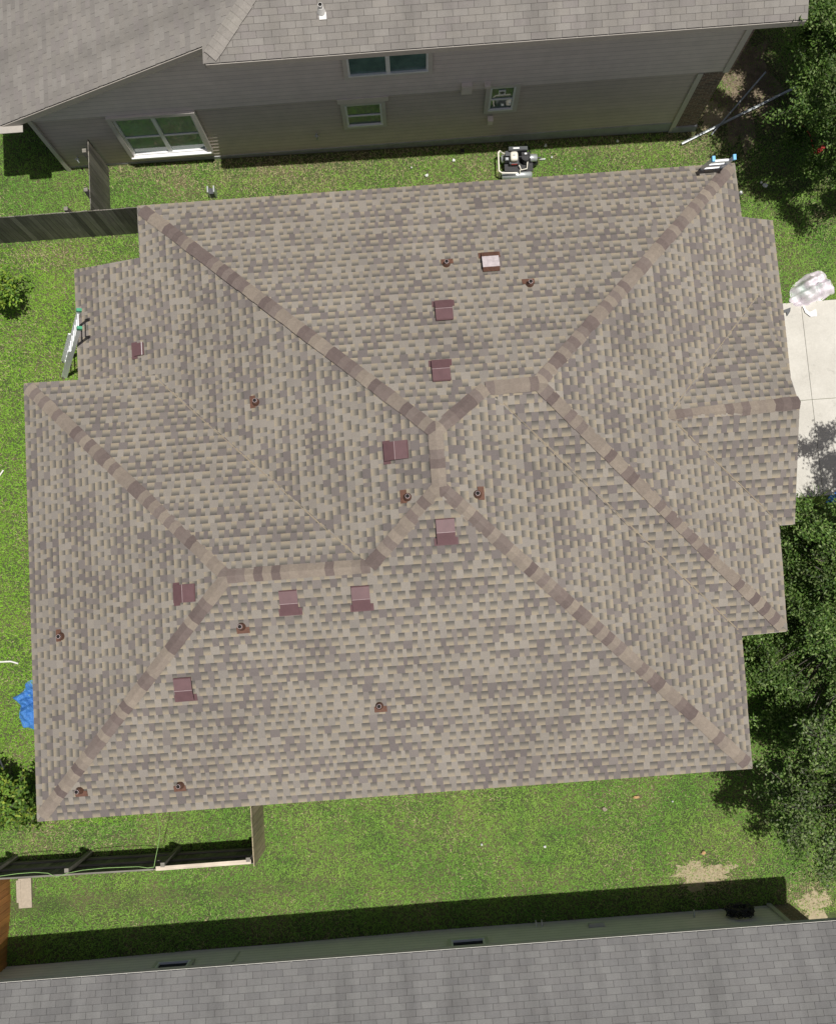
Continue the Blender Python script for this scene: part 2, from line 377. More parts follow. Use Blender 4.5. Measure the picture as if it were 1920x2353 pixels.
for (pts, n_), pl_ in zip(faces, (plN, plS, plWN, plWW, plW, plME, plSS, plE)): pl_.seat = shingle(rf, dk, pts, n_, 'lam', EXP)
# east gable laid over the main slope
K = un(1836, 924, K0.z); J = un(1825, 1206, EZ); Mg = un(1797, 700, EZ)
K = Vector((K.x, K.y, K0.z)); J = Vector((J.x, I_.y, EZ)); In_ = Vector((X1.x - .05, 2 * K.y - I_.y, EZ))
Mn = Vector((Mg.x, In_.y, EZ))
gp = abs(K.z - EZ) / abs(K.y - J.y)
plGS = Plane(K, (0, -gp, 1)); plGN = Plane(K, (0, gp, 1))
Iv = Vector((I_.x, I_.y, EZ))
Nv_y = K.y + (K.z - plE.z(X1.x, 0)) / gp
NvE = Vector((X1.x + .02, Nv_y, plE.z(X1.x, 0)))
shingle(rf, dk, [K0, K, J, Iv][::-1], (0, -gp, 1), 'lam', EXP, .012)
Kn = Vector((K.x - .02, K.y, K.z)); _pz = plE.z(K.x - .02, 0); Mb = Vector((K.x - .02, K.y + (K.z - _pz) / gp, _pz))
shingle(rf, dk, [K0, Kn, Mb], (0, gp, 1), 'lam', EXP, .012)
roof = rf.build('roof', 'lam', house)
dko = dk.build('roof_deck', 'deck', house)
sol = dko.modifiers.new('thick', 'SOLIDIFY'); sol.thickness = .05; sol.offset = 0
for a_, b_, p_, q_ in ((A, N1, plN, plW), (B, N2, plN, plE), (D, N5, plWN, plWW), (E_, N5, plS, plWW), (F, N3, plS, plME), (H, N2, plSS, plE), (N5, N4, plS, plWN), (N4, N3, plS, plW), (R1, N1, plN, plME), (N2, R1, plN, plSS), (N3, N1, plW, plME), (K, K0, plGS, plGN)):
    cp = MB(); a_ = a_ + (b_ - a_).normalized() * (.17 if a_ in (A, B, D, E_, F, H) else 0); caps(cp, a_, b_ + ((b_ - a_).normalized() * .14 if a_ is K else Vector()), p_, q_, up=.040 if a_ is K else .026); cp.build('ridge_cap', 'cap', house)
for a_, b_, p_, q_ in ((V_, N4, plW, plWN), (G, R1, plME, plSS), (Iv, K0, plGS, plE), (Mb, K0, plGN, plE)):
    m = MB(); d = (b_ - a_).normalized(); s = Vector((d.y, -d.x, 0)).normalized(); rows = []
    for i in range(25):
        q = a_ + (b_ - a_) * (.02 + .92 * i / 24); q = max((P_.seat(q) for P_ in (p_, q_) if hasattr(P_, 'seat')), key=lambda t: t.z, default=q); k = .010 + random.uniform(-.005, .004); j_ = random.uniform(-.006, .006); e = s * .03 + s * j_
        rows.append([q + e - s * k + Vector((0, 0, .020)), q + e + s * k + Vector((0, 0, .027))])
    m.grid(rows, (.26, .215, .155), False); m.build('valley_edge', 'cap', house)
# fascia and drip edge, walls
fa = MB()
def edge_board(a, b, h=.16, t=.025, drop=.03):
    a = Vector(a); b = Vector(b); d = (b - a); L = d.length; d.normalize(); out = Vector((d.y, -d.x, 0)).normalized()
    upv = out.cross(d).normalized()
    if upv.z < 0: upv = -upv
    fa.box((a + b) / 2 - upv * (h / 2 + drop) , (L - .03, t, h), (d, out, upv))
for a_, b_ in ((A, B), (B, B2), (B2, X1), (X1, X3), (Kn, Mb), (J, K), (Iv, J), (I_, H), (H, G), (G, F), (F, E_), (E_, D), (D, V_), (C3, C1), (C1, C0), (C0, A)): edge_board(a_, b_)
fa.build('fascia', 'fascia', house)
wm = MB(); o_ = .42
wall_ring = [(A.x + o_, A.y - o_), (C1.x + o_ + .1, C1.y - o_), (C1.x + o_ + .1, D.y - o_), (D.x + o_, D.y - o_), (D.x + o_, E_.y + o_), (F.x - o_, F.y + o_), (G.x - o_, H.y + o_), (H.x - o_, H.y + o_), (I_.x - o_, I_.y + o_), (J.x - .3, I_.y + o_), (J.x - .3, In_.y - o_ + .4), (B.x - o_, In_.y - o_ + .4), (B.x - o_, B.y - o_)]
for i in range(len(wall_ring)):
    p, q = wall_ring[i - 1], wall_ring[i]; L = math.dist(p, q); zt = 1.72 if (i in (1, 2, 3)) else 2.42; z0 = -.5
    wm.face([(p[0], p[1], z0), (q[0], q[1], z0), (q[0], q[1], zt), (p[0], p[1], zt)], uv=[(0, z0), (L, z0), (L, zt), (0, zt)])
wm.build('wall', 'brick', house)

# roof vents and plumbing pipes
def frame_at(pl, p):
    n = pl.n; dn = Vector((n.x, n.y, 0)).normalized(); dn = (dn - n * dn.dot(n)).normalized(); u = n.cross(dn).normalized(); return u, dn, n
def roof_vent(u_, v_, pl, w_=.35, l_=.40, kind='maroon', label=None, twist=0.0):
    p = pl.seat(pl.hit(u_, v_)); u, d, n = frame_at(pl, p); p = p - n * .0
    if twist: u, d = (u * math.cos(twist) + d * math.sin(twist)), (d * math.cos(twist) - u * math.sin(twist))
    vt = part_empty('roof_vent', house, p)
    if label: vt['label'] = label
    at = lambda x, y, z: p + u * x + d * y + n * z
    fl = MB(); fl.box(at(0, l_ / 2 - .03, .024), (w_ + .10, .15, .006), (u, d, n)); fl.build('flange', 'maroon' if kind != 'rust' else 'rust', vt)
    if kind == 'low':
        h = MB(); prof = [(-l_ * .42, .03), (-l_ * .38, .065), (l_ * .36, .07), (l_ * .42, .03)]
        h.grid([[at(-w_ / 2, y, z) for y, z in prof], [at(w_ / 2, y, z) for y, z in prof]], smooth=False)
        for s in (-1, 1): h.face([at(s * w_ / 2, y, z) for y, z in prof])
        h.build('hood', 'maroon', vt)
        r = MB(); r.box(at(0, -l_ * .36, .073), (w_ + .02, .02, .008), (u, d, n)); r.build('hood_rim', 'chalk', vt); return
    base = MB(); base.box(at(0, 0, .05), (w_ - .10, l_ - .14, .09), (u, d, n)); base.build('throat', 'black', vt)
    prof = [(-l_ / 2, .055), (-l_ / 2 + .012, .085), (0, .128), (l_ / 2 - .012, .105), (l_ / 2, .055)]
    if kind == 'rust': prof = [(-l_ / 2, .03), (-l_ / 2 + .02, .14), (l_ * .12, .15), (l_ / 2, .075)]
    mats = ['maroon', 'maroon', 'maroon', 'maroon'] if kind != 'rust' else ['rust', 'chalk', 'rust']
    groups = {}
    for i, m_ in enumerate(mats): groups.setdefault((m_, i if kind == 'rust' else 0), []).append(i)
    for (m_, _), idx in groups.items():
        h = MB()
        for i in idx:
            (y0, z0), (y1, z1) = prof[i], prof[i + 1]
            h.face([at(-w_ / 2, y0, z0), at(w_ / 2, y0, z0), at(w_ / 2, y1, z1), at(-w_ / 2, y1, z1)])
            for s in (-1, 1):
                h.face([at(s * w_ / 2, y0, z0), at(s * w_ / 2, y1, z1), at(s * w_ / 2, y1, z1 - .03), at(s * w_ / 2, y0, z0 - .0 - .005)])
        h.build('hood' if m_ != 'chalk' else 'hood_top', m_, vt)
    if kind != 'rust':
        c = MB(); c.box(at(0, 0, .130), (w_, .009, .005), (u, d, n)); c.build('hood_seam', 'seam', vt)
S_ = 1920 / 1736
for a_, b_, pl, kd, lb in ((1018, 546, plN, 'rust', 'rusty brown square roof vent with chalky white patch on its hood'), (922, 648, plN, 'maroon', None), (916, 773, plN, 'maroon', None), (825, 937, plW, 'maroon', None), (925, 1100, plS, 'maroon', None),
                       (388, 1233, plWW, 'maroon', None), (601, 1249, plS, 'maroon', None), (750, 1240, plS, 'maroon', None), (383, 1429, plS, 'maroon', None), (285, 725, plW, 'low', 'low flat maroon vent near the ladder')):
    roof_vent(a_ * S_, b_ * S_, pl, kind=kd, label=lb, w_=.27 if kd == 'low' else .345, l_=.32 if kd == 'low' else .50)
def vent_pipe(u_, v_, pl, side=1, hgt=.20, parent=None, fl='rust', pm='rust', fw=.25):
    parent = parent or house
    p = pl.hit(u_, v_); p = pl.seat(p) if hasattr(pl, 'seat') else p; u, d, n = frame_at(pl, p); vt = part_empty('vent_pipe', parent, p)
    f = MB(); f.box(p + d * .075 + n * .021 + u * .02 * side, (fw, .13, .006), (u, d, n)); f.build('flange', fl, vt)
    q = p + Vector((0, 0, hgt)); c = MB(); c.tube([p + n * .0, p + Vector((0, 0, .03)), p + Vector((0, 0, .10)), p + Vector((0, 0, .13))], [.085, .078, .055, .050], 14); c.build('collar', pm, vt)
    t = MB(); t.tube([p, q], .043, 14, False)
    k = 14; ring = lambda r, z_: [p + Vector((math.cos(i * 2 * math.pi / k) * r, math.sin(i * 2 * math.pi / k) * r, z_)) for i in range(k)]
    t.build('pipe', pm, vt); t = MB(); t.grid([ring(.044, hgt - .006), ring(.044, hgt), ring(.037, hgt + .002)], closed=True, smooth=False); t.build('pipe_rim', 'seam' if pm == 'rust' else 'pvc', vt)
    b = MB(); b.grid([ring(.037, hgt + .001), ring(.037, .05)], closed=True); b.face(ring(.038, hgt - .03)); b.build('bore', 'hole', vt)
for a_, b_, pl in ((927, 549, plN), (1100, 590, plN), (529, 835, plW), (846, 1033, plW), (992, 1027, plME), (129, 1322, plWW), (502, 1302, plS), (788, 1466, plS), (166, 1642, plS), (375, 1631, plS)):
    vent_pipe(a_ * S_, b_ * S_, pl, random.choice((-1, 1)))

# ------------------------------------------------------------------ neighbour houses
def lap_wall(mb, poly, o, s, n, h=.155, t=.024, col=(1, 1, 1)):
    """lapped boards over a wall outline given in (along, height)"""
    z0 = min(p[1] for p in poly); z1 = max(p[1] for p in poly); z = z0; o = Vector(o); s = Vector(s); n = Vector(n)
    while z < z1:
        c = clip_rect(poly, -1e3, 1e3, z, z + h)
        if len(c) >= 3:
            k = vary(col, .03)
            for ya, yb, kk in ((z, z + .012, .72), (z + .012, z + h, 1.0)):   # thin darker strip along the bottom of every board
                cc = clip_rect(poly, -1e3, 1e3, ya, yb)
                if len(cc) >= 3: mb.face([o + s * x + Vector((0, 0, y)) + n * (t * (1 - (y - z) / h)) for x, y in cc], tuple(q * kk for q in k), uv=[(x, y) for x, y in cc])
            xa, xb = min(p[0] for p in c), max(p[0] for p in c); lo = [p for p in c if abs(p[1] - z) < 1e-6]
            if len(lo) > 1:
                xa, xb = min(p[0] for p in lo), max(p[0] for p in lo)
                mb.face([o + s * xa + Vector((0, 0, z)), o + s * xb + Vector((0, 0, z)), o + s * xb + Vector((0, 0, z)) + n * t, o + s * xa + Vector((0, 0, z)) + n * t], k)
        z += h
def window(parent, x0, x1, z0, z1, wy, ny, panes, trim='trim', frame='white', glass='glass', casing=.09, sill=False, rail=True, label=None, proud=.05):
    """panes across; wy = wall face, ny = outward sign along y"""
    ctr = Vector(((x0 + x1) / 2, wy, (z0 + z1) / 2)); wn = part_empty('window', parent, ctr)
    if label: wn['label'] = label
    Y = lambda d: wy + ny * (d + .022)
    if casing:
        c = MB(); cw = casing
        c.box((ctr.x, Y(proud / 2 + .01), z1 + cw / 2), (x1 - x0 + 2 * cw, proud, cw)); c.box((ctr.x, Y(proud / 2 + .01), z0 - cw / 2), (x1 - x0 + 2 * cw, proud, cw))
        for xx in (x0 - cw / 2, x1 + cw / 2): c.box((xx, Y(proud / 2 + .01), ctr.z), (cw, proud, z1 - z0 - .004))
        c.build('casing', trim, wn)
    fr = MB(); fw = .045; pw = (x1 - x0) / panes
    fr.box((ctr.x, Y(.022), z1 - fw / 2), (x1 - x0, .05, fw)); fr.box((ctr.x, Y(.03), z0 + fw / 2), (x1 - x0, .066, fw))
    for i in range(panes + 1):
        ww_ = fw if i in (0, panes) else fw * 2; xx = x0 + pw * i + (fw / 2 if i == 0 else -fw / 2 if i == panes else 0)
        fr.box((xx, Y(.024), ctr.z), (ww_, .054, z1 - z0 - 2 * fw - .002))
    if rail:
        for i in range(panes): fr.box((x0 + pw * (i + .5), Y(.02), ctr.z - (z1 - z0) * .04), (pw - 2 * fw, .04, .035))
    fr.build('frame', frame, wn)
    g_ = MB()
    for i in range(panes): g_.box((x0 + pw * (i + .5), Y(.008), ctr.z), (pw - fw, .012, z1 - z0 - 2 * fw + .01))
    g_.build('pane', glass, wn)
    if sill:
        s_ = MB(); s_.box((ctr.x, Y(.075), z0 - .02), (x1 - x0 + .14, .13, .045)); s_.build('sill', 'white', wn)
    return wn
# upper house
WY = 11.45; UE = 5.0; UP = .47; UY = 10.83; UX0 = -3.5; UX1 = 8.33
hu = thing('house', 'two storey house with taupe lap siding and warm grey roof, along the top', 'house', (0, 13, 0))
ur = MB(); ud = MB()
style_cols = [(.205, .190, .171), (.197, .183, .165), (.212, .196, .175), (.190, .176, .160), (.220, .205, .185), (.199, .182, .168)]
dY = 6.0
pS0 = Vector((UX0, UY, UE)); pS1 = Vector((UX1, UY, UE)); nSu = (0, -UP, 1); nWu = (-UP, 0, 1)
shingle(ur, ud, [pS0, pS1, pS1 + Vector((0, dY, dY * UP)), pS0 + Vector((dY, dY, dY * UP))], nSu, 'tab', .127)
rakeY = 11.20; xl = -9.3
zW = lambda x: UE + UP * (x - UX0)
shingle(ur, ud, [pS0, pS0 + Vector((dY, dY, dY * UP)), Vector((xl, UY + dY, zW(xl))), Vector((xl, rakeY, zW(xl))), Vector((UX0 - .03, rakeY, UE - .014)), Vector((UX0 - .03, UY, UE - .014))], nWu, 'tab', .127)
ur.build('roof', 'tabU', hu); o = ud.build('roof_deck', 'deck', hu); m_ = o.modifiers.new('t', 'SOLIDIFY'); m_.thickness = .04; m_.offset = 0
uc = MB(); plU1 = Plane(pS0, nSu); plU2 = Plane(pS0, nWu)
caps(uc, pS0 + Vector((.12, .12, .12 * UP)), pS0 + Vector((dY, dY, dY * UP)), plU1, plU2, [(.25, .23, .205), (.225, .206, .185), (.27, .25, .22)], .16, .15)
uc.build('ridge_cap', 'capU', hu)
fa = MB(); edge_board(pS1, pS0, .15, .03); edge_board(Vector((UX0, rakeY, UE)), Vector((xl, rakeY, zW(xl))), .17, .03); edge_board(pS0, Vector((UX0, rakeY, UE)), .15, .03); edge_board(pS1 + Vector((0, dY, dY * UP)), pS1, .15, .03)
fa.box((-8.35, rakeY - .02, zW(-8.3) - .16), (.55, .30, .02))
fa.build('fascia', 'fascia', hu)
so_ = MB(); so_.box(((UX0 + UX1) / 2, (UY + WY) / 2, UE - .20), (UX1 - UX0 - .08, WY - UY - .06, .02)); so_.build('soffit', 'fascia', hu)
JZ = 2.36; XL = -8.04; XR = 7.08; XB = 7.66
uw = MB(); poly = [(XL, JZ), (XR + .52, JZ), (XR + .52, UE - .2), (UX0, UE - .2), (XL, zW(XL) - .14)]
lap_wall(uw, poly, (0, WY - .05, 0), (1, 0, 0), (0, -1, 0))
uw.box(((XL + XR + .52) / 2, WY - .01, JZ - .012), (XR + .52 - XL, .11, .024))
uw.build('upper_wall', 'sidU', hu)
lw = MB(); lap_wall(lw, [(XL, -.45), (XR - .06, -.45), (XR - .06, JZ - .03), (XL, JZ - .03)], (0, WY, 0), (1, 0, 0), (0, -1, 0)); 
lw.face([(XL, WY, -.5), (XL, 20, -.5), (XL, 20, 2.6), (XL, WY, 2.6)]); lw.build('lower_wall', 'sidL', hu)
bw = MB()
for (x0, x1, z0, z1) in ((XR + .07, XB, -.22, JZ - .026), (XR + .60, XB + .12, JZ - .022, UE - .2)):
    bw.face([(x0, WY - .03, z0), (x1, WY - .03, z0), (x1, WY - .03, z1), (x0, WY - .03, z1)], uv=[(x0, z0), (x1, z0), (x1, z1), (x0, z1)])
    bw.face([(x1, WY - .03, z0), (x1, 20, z0), (x1, 20, z1), (x1, WY - .03, z1)], uv=[(0, z0), (9, z0), (9, z1), (0, z1)])
    bw.face([(x0, WY + .1, z0), (x0, WY - .03, z0), (x0, WY - .03, z1), (x0, WY + .1, z1)], uv=[(0, z0), (.1, z0), (.1, z1), (0, z1)])
bw.build('brick_wall', 'brick', hu)
cb = MB(); cb.box((XR + .0, WY - .02, (JZ - .5) / 2 - .02), (.12, .09, JZ + .40)); cb.build('corner_board', 'trim', hu); cb = MB(); cb.box((XR + .53, WY - .075, (JZ + UE - .2) / 2), (.13, .08, UE - .2 - JZ)); cb.build('corner_board', 'trim', hu); cb = MB(); cb.box((XL + .05, WY - .085, JZ / 2 + .1), (.10, .06, JZ + .7)); cb.build('corner_board', 'trim', hu)
fo = MB(); fo.box(((XL + XR) / 2, WY - .012, -.22), (XR - XL, .05, .56)); fo.box(((XR + XB) / 2 + .03, WY - .045, -.36), (XB - XR + .02, .06, .46)); fo.build('foundation', 'slab', hu)
window(hu, -6.22, -4.42, .50, 2.24, WY, -1, 2, sill=True, casing=.10, label='large double window with white sill, at the lower left of the wall', proud=.10)
bx = MB(); bx.box((-.54, WY - .045, 2.26), (1.15, .09, .19)); bx.build('window_header', 'sidU', hu)
window(hu, -.97, -.13, 1.10, 2.07, WY, -1, 1, glass='glassm', label='small window under the step in the siding', casing=.09)
window(hu, 2.34, 2.92, 1.36, 2.36, WY, -1, 1, glass='glassm', label='narrow window near the small vent boxes', casing=.10)
nb_ = MB(); nb_.box((2.62, WY - .05, 2.10), (.16, .02, .18)); kk = [(2.62 + .055 * math.cos(i * .5236), WY - .062, 2.11 + .055 * math.sin(i * .5236)) for i in range(12)]; o3 = nb_.build('window_device', 'white', hu)
nb_ = MB(); nb_.face(kk); nb_.build('device_dial', 'black', o3)
window(hu, -.78, .93, 3.32, 4.55, WY - .06, -1, 2, rail=False, label='upper storey double window under the eave', casing=.09)
for (x, z_, sx, sz, nm) in ((1.79, 2.50, .24, .34, 'vent_box'), (2.25, 2.56, .14, .11, 'vent_box'), (2.42, .97, .13, .20, 'meter_box')):
    b = MB(); b.box((x, WY - .10, z_), (sx, .12, sz)); b.box((x, WY - .165, z_), (sx * .8, .01, sz * .8)); b.build(nm, 'boxp', hu)
tp = MB(); tp.tube([(-1.74, WY, .8), (-1.74, WY - .10, .8), (-1.74, WY - .12, .72)], .022, 8); tp.tube([(-1.80, WY - .09, .83), (-1.68, WY - .09, .83)], .016, 6); tp.build('tap', 'zinc', hu)
tp = MB(); tp.tube([(-7.6, WY, .54), (-7.6, WY - .10, .54), (-7.6, WY - .12, .44)], .02, 8); tp.tube([(-7.66, WY - .09, .57), (-7.54, WY - .09, .57)], .016, 6); tp.build('tap', 'zinc', hu)
vent_pipe(738, 26, plU1, 1, .22, hu, 'pvc', 'pvc', .14)
# bottom house
BY = -7.46; BE = -7.0; BX0 = -14.5; BX1 = 8.15; BP = .45
hb = thing('house', 'house with plain grey shingle roof and pale green grey siding, along the bottom', 'house', (0, -10, 0))
br = MB(); bd = MB(); style_cols = [(.155, .152, .147), (.149, .146, .142), (.161, .158, .152), (.170, .167, .160), (.152, .148, .143)]
q0 = Vector((BX0, BE, EZ)); q1 = Vector((BX1, BE, EZ)); up_ = Vector((0, -5, 5 * BP))
shingle(br, bd, [q0, q0 + up_, q1 + up_, q1], (0, BP, 1), 'tab', .127)
q2 = q1 + up_; q3 = q0 + up_; dn_ = Vector((0, -5, -5 * BP))
bd.face([q3, q3 + dn_, q2 + dn_, q2])
br.build('roof', 'tabB', hb); o = bd.build('roof_deck', 'deck', hb); m_ = o.modifiers.new('t', 'SOLIDIFY'); m_.thickness = .04; m_.offset = 0
fa = MB(); edge_board(q0, q1, .16, .03); edge_board(q1, q1 + up_, .16, .03); fa.build('fascia', 'trimB', hb)
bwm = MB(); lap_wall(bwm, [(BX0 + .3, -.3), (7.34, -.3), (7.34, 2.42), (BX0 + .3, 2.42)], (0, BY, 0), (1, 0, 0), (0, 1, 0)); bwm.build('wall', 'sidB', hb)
bb = MB(); bb.face([(7.40, BY + .02, -.3), (7.86, BY + .02, -.3), (7.86, BY + .02, 2.42), (7.40, BY + .02, 2.42)], uv=[(0, 0), (.46, 0), (.46, 2.7), (0, 2.7)]); bb.face([(7.86, BY + .02, -.3), (7.86, -17, -.3), (7.86, -17, 2.42), (7.86, BY + .02, 2.42)], uv=[(0, 0), (9, 0), (9, 2.7), (0, 2.7)]); bb.build('brick_wall', 'brick', hb)
cbm = MB(); cbm.box((7.37, BY + .025, 1.1), (.10, .09, 2.7)); cbm.build('corner_board', 'trimB', hb)
window(hb, -6.40, -5.68, .92, 1.95, BY, 1, 1, 'trimB', 'white', 'glassd', .07, rail=False, label='window nearer the brown fence')
window(hb, .04, .78, .90, 1.95, BY, 1, 1, 'trimB', 'white', 'glassd', .07, rail=False, label='window under the middle of the eave')
for x in (2.0, 2.13):
    t = MB(); t.tube([(x, BY, .26), (x, BY + .09, .26), (x, BY + .11, .14)], .018, 8); t.build('pipe_stub', 'pvc', hb)
t = MB(); t.tube([(-4.7, BY + .03, .5), (-4.72, BY + .03, 1.0), (-4.85, BY + .03, 1.35), (-4.85, BY + .03, 1.8)], .018, 8); t.build('conduit', 'trimB', hb)
t = MB(); t.box((3.32, BY + .05, .52), (.36, .07, .10)); t.box((3.32, BY + .09, .52), (.28, .01, .06)); t.build('wall_vent', 'trimB', hb)
t = MB(); t.tube([(5.55, BY + .01, .4), (5.55, BY + .12, .4), (5.57, BY + .14, .32)], .02, 8); t.build('tap', 'zinc', hb)
# coiled hose on the wall
hc = MB(); pts = []
c0 = Vector((6.52, BY + .16, .62))
for i in range(260):
    a_ = i * .22; r_ = .20 + .05 * math.sin(i * .37) + .02 * math.sin(i * 1.7)
    pts.append(c0 + Vector((math.cos(a_) * r_ * 1.25, .09 * math.sin(i * .91), math.sin(a_) * r_)))
pts += [c0 + Vector((-.3, .05, .1)), c0 + Vector((-.42, .06, -.1)), c0 + Vector((-.40, .1, -.35))]
hc.tube(pts, .016, 6); tag(hc.build('coiled_hose', 'black'), 'black hose coiled on a hook at the brick end of the bottom house', 'hose')

# ------------------------------------------------------------------ fences
def fence(label, a, b, h, mat, face, bw=.14, posts=(), rails=(), zfun=None, post_mat='woodr', rail_mat='woodr', ph=None, tone=(.75, 1.2), railside=None):
    a = Vector(a); b = Vector(b); d = (b - a); d.z = 0; L = d.length; d.normalize(); nrm = Vector((-d.y, d.x, 0)) * face
    f = thing('wooden_fence', label, 'fence', (a + b) / 2)
    m = MB(); n = int(L / bw)
    for i in range(n):
        c = a + d * (i + .5) * L / n; z0 = float(gz(c.x, c.y)) - .05; hh = h + random.uniform(-.012, .012); k = random.uniform(*tone)
        m.box((c.x, c.y, z0 + hh / 2 + .025), (L / n - .007, .018, hh), (d, nrm, Vector((0, 0, 1))), (k, k * random.uniform(.97, 1.02), k * random.uniform(.94, 1.02)))
    m.build('boards', mat, f)
    rs = nrm * (railside if railside else -1)
    for z_ in rails:
        r = MB(); c = (a + b) / 2; r.box((c.x + rs.x * .031, c.y + rs.y * .031, z_), (L, .042, .085), (d, nrm, Vector((0, 0, 1)))); r.build('rail', rail_mat, f)
    for t in posts:
        c = a + d * t + rs * .10; p = MB(); hp = ph or h - .03; p.box((c.x, c.y, hp / 2), (.09, .09, hp), (d, nrm, Vector((0, 0, 1)))); p.build('post', post_mat, f)
    return f
fence('weathered dark grey board fence running left from the corner of the brown roofed house', (-11.2, 9.62, 0), (-5.4, 9.62, 0), 1.5, 'woodg', -1, rails=(.35, 1.2), posts=(1.2, 3.6), tone=(.55, 1.35))
fence('short grey board fence between the two storey house and the longer dark fence', (-7.02, 9.64, 0), (-7.02, 11.36, 0), 1.5, 'woodg', -1, rails=(.35, 1.2), posts=(.5, 1.45), tone=(.6, 1.4))
fs = fence('long low board fence with posts and rails showing, in front of the bottom house lawn', (-11.4, -5.20, 0), (-4.08, -5.30, 0), 1.46, 'woodg', 1, rails=(.3, .85), posts=(1.55, 3.27, 5.35, 7.2), railside=1, tone=(.6, 1.3), ph=1.5)
t = MB(); t.box((-5.17, -5.245, 1.475), (2.06, .09, .04)); o = t.build('top_board', 'woodp', fs)
t = MB(); t.box((-8.85, -5.225, 1.47), (5.2, .035, .03), (Vector((1, -.0137, 0)).normalized(), Vector((.0137, 1, 0)).normalized(), Vector((0, 0, 1)))); t.build('top_board', 'woodr', fs)
fence('short tan board fence standing between the house eave and the long post fence', (-4.085, -3.3, 0), (-4.085, -5.36, 0), 1.5, 'woodt', 1, bw=.20, rails=(.35, 1.2), tone=(.8, 1.15))
fence('orange brown stained board fence at the bottom left edge', (-10.02, -5.45, .0), (-10.02, -7.75, .0), 1.55, 'woodo', 1, bw=.15, rails=(.4, 1.2), tone=(.8, 1.15))

# ------------------------------------------------------------------ lawn
def vnoise(x, y, s, seed):
    r = np.random.default_rng(seed).random((64, 64)); X = x * s + 31.7; Y = y * s + 17.3
    i = np.floor(X).astype(int); j = np.floor(Y).astype(int); fx = X - i; fy = Y - j; fx = fx * fx * (3 - 2 * fx); fy = fy * fy * (3 - 2 * fy)
    g_ = lambda a, b: r[a % 64, b % 64]
    return (g_(i, j) * (1 - fx) + g_(i + 1, j) * fx) * (1 - fy) + (g_(i, j + 1) * (1 - fx) + g_(i + 1, j + 1) * fx) * fy
def fbm(x, y, s, seed): return .5 * vnoise(x, y, s, seed) + .3 * vnoise(x, y, s * 2.1, seed + 1) + .2 * vnoise(x, y, s * 4.3, seed + 2)
def blob(x, y, c, rx, ry): return np.exp(-(((x - c[0]) / rx) ** 2 + ((y - c[1]) / ry) ** 2))
ROOFS = [(A.x + .9, D.y + .5, B.x - .9, B.y - .9), (D.x + .8, E_.y + .8, F.x - .8, D.y - .8), (-3, H.y + .8, H.x - .8, B.y - .8), (C1.x + .9, D.y - .5, -3, C1.y - .9)]
nb = 620000
gx = rng.uniform(-11.5, 12.5, nb); gy = rng.uniform(-7.7, 12.5, nb); ext_ = np.arange(nb) < 42000; gx = np.where(ext_, rng.uniform(7.5, 12.5, nb), gx); gy = np.where(ext_, rng.uniform(12.4, 17, nb), gy)
keep = np.ones(nb, bool)
for (x0, y0, x1, y1) in ROOFS: keep &= ~((gx > x0) & (gx < x1) & (gy > y0) & (gy < y1))
keep &= ~((gy > WY - .08) & (gx > XL) & (gx < XB)); keep &= ~((gy < BY + .03) & (gx < 7.9))
keep &= ~((gx > 7.2) & (gy < Ytop + .0) & (gy > Ybot))
slabc = un(60, 2051, 0); keep &= ~((abs(gx - slabc.x) < .17) & (abs(gy - slabc.y) < .36))
sand = ung(1625, 2015); dirt1 = ung(1720, 150); dirt2 = ung(1860, 2060); spot = ung(425, 412)
dry = .95 * blob(gx, gy, sand, .75, .45) + .95 * blob(gx, gy, dirt1, 1.0, 2.2) + .9 * blob(gx, gy, dirt2, .5, .45) + .6 * blob(gx, gy, spot, .25, .15) + .55 * blob(gx, gy, ung(1890, 500), .35, .35)
north = sstep(9.7, 11.2, gy) * (gx > -7) * (gx < 9)
dry = dry + north * .62 * np.clip(fbm(gx, gy, 1.1, 3) * 2.2 - .55, 0, 1) + .35 * sstep(10.85, 11.4, gy) * (gx > -7) * (gx < 8)
nwb = blob(gx, gy, ung(110, 590), 1.6, .35); dry = dry + .45 * nwb
swb = blob(gx, gy, ung(130, 1930), 1.6, .5); dry = dry + .30 * swb
dry = dry + .26 * np.clip(fbm(gx, gy, .55, 9) * 2.6 - 1.15, 0, 1)
dry = np.clip(dry, 0, 1)
keep &= rng.random(nb) > dry ** 2 * .42
gx, gy, dry = gx[keep], gy[keep], dry[keep]; nb = len(gx)
lush = sstep(-5.5, -8.5, gx) * (gy < 9.5) * (gy > -4.5)
hueN = fbm(gx, gy, .9, 21); fine = vnoise(gx, gy, 5.0, 33)
base_c = np.array([.190, .375, .062]); yel = np.array([.265, .420, .080]); dark = np.array([.130, .290, .048]); tanc = np.array([.50, .43, .25]); lim = np.array([.245, .465, .032])
C = base_c + (yel - base_c) * np.clip(hueN * 1.9 - .55, 0, 1)[:, None]
C = C + (dark - C) * (np.clip(fine * 1.6 - .75, 0, 1) * .75)[:, None]
C = C + (lim - C) * (lush * .55)[:, None]
pick = rng.random(nb) < (dry * .80 + .018)
C = np.where(pick[:, None], tanc * (rng.uniform(.65, 1.1, nb) * (1 - .55 * blob(gx, gy, dirt1, 1.2, 2.4)))[:, None], C)
C = C * rng.uniform(.80, 1.18, nb)[:, None]
th = rng.uniform(0, 2 * math.pi, nb); inc = rng.uniform(.75, 1.45, nb); ln = rng.uniform(.045, .105, nb); wd_ = rng.uniform(.005, .0095, nb)
dx, dy = np.cos(th), np.sin(th); z0 = gz(gx, gy)
P0 = np.c_[gx - dy * wd_, gy + dx * wd_, z0]; P1 = np.c_[gx + dy * wd_, gy - dx * wd_, z0]
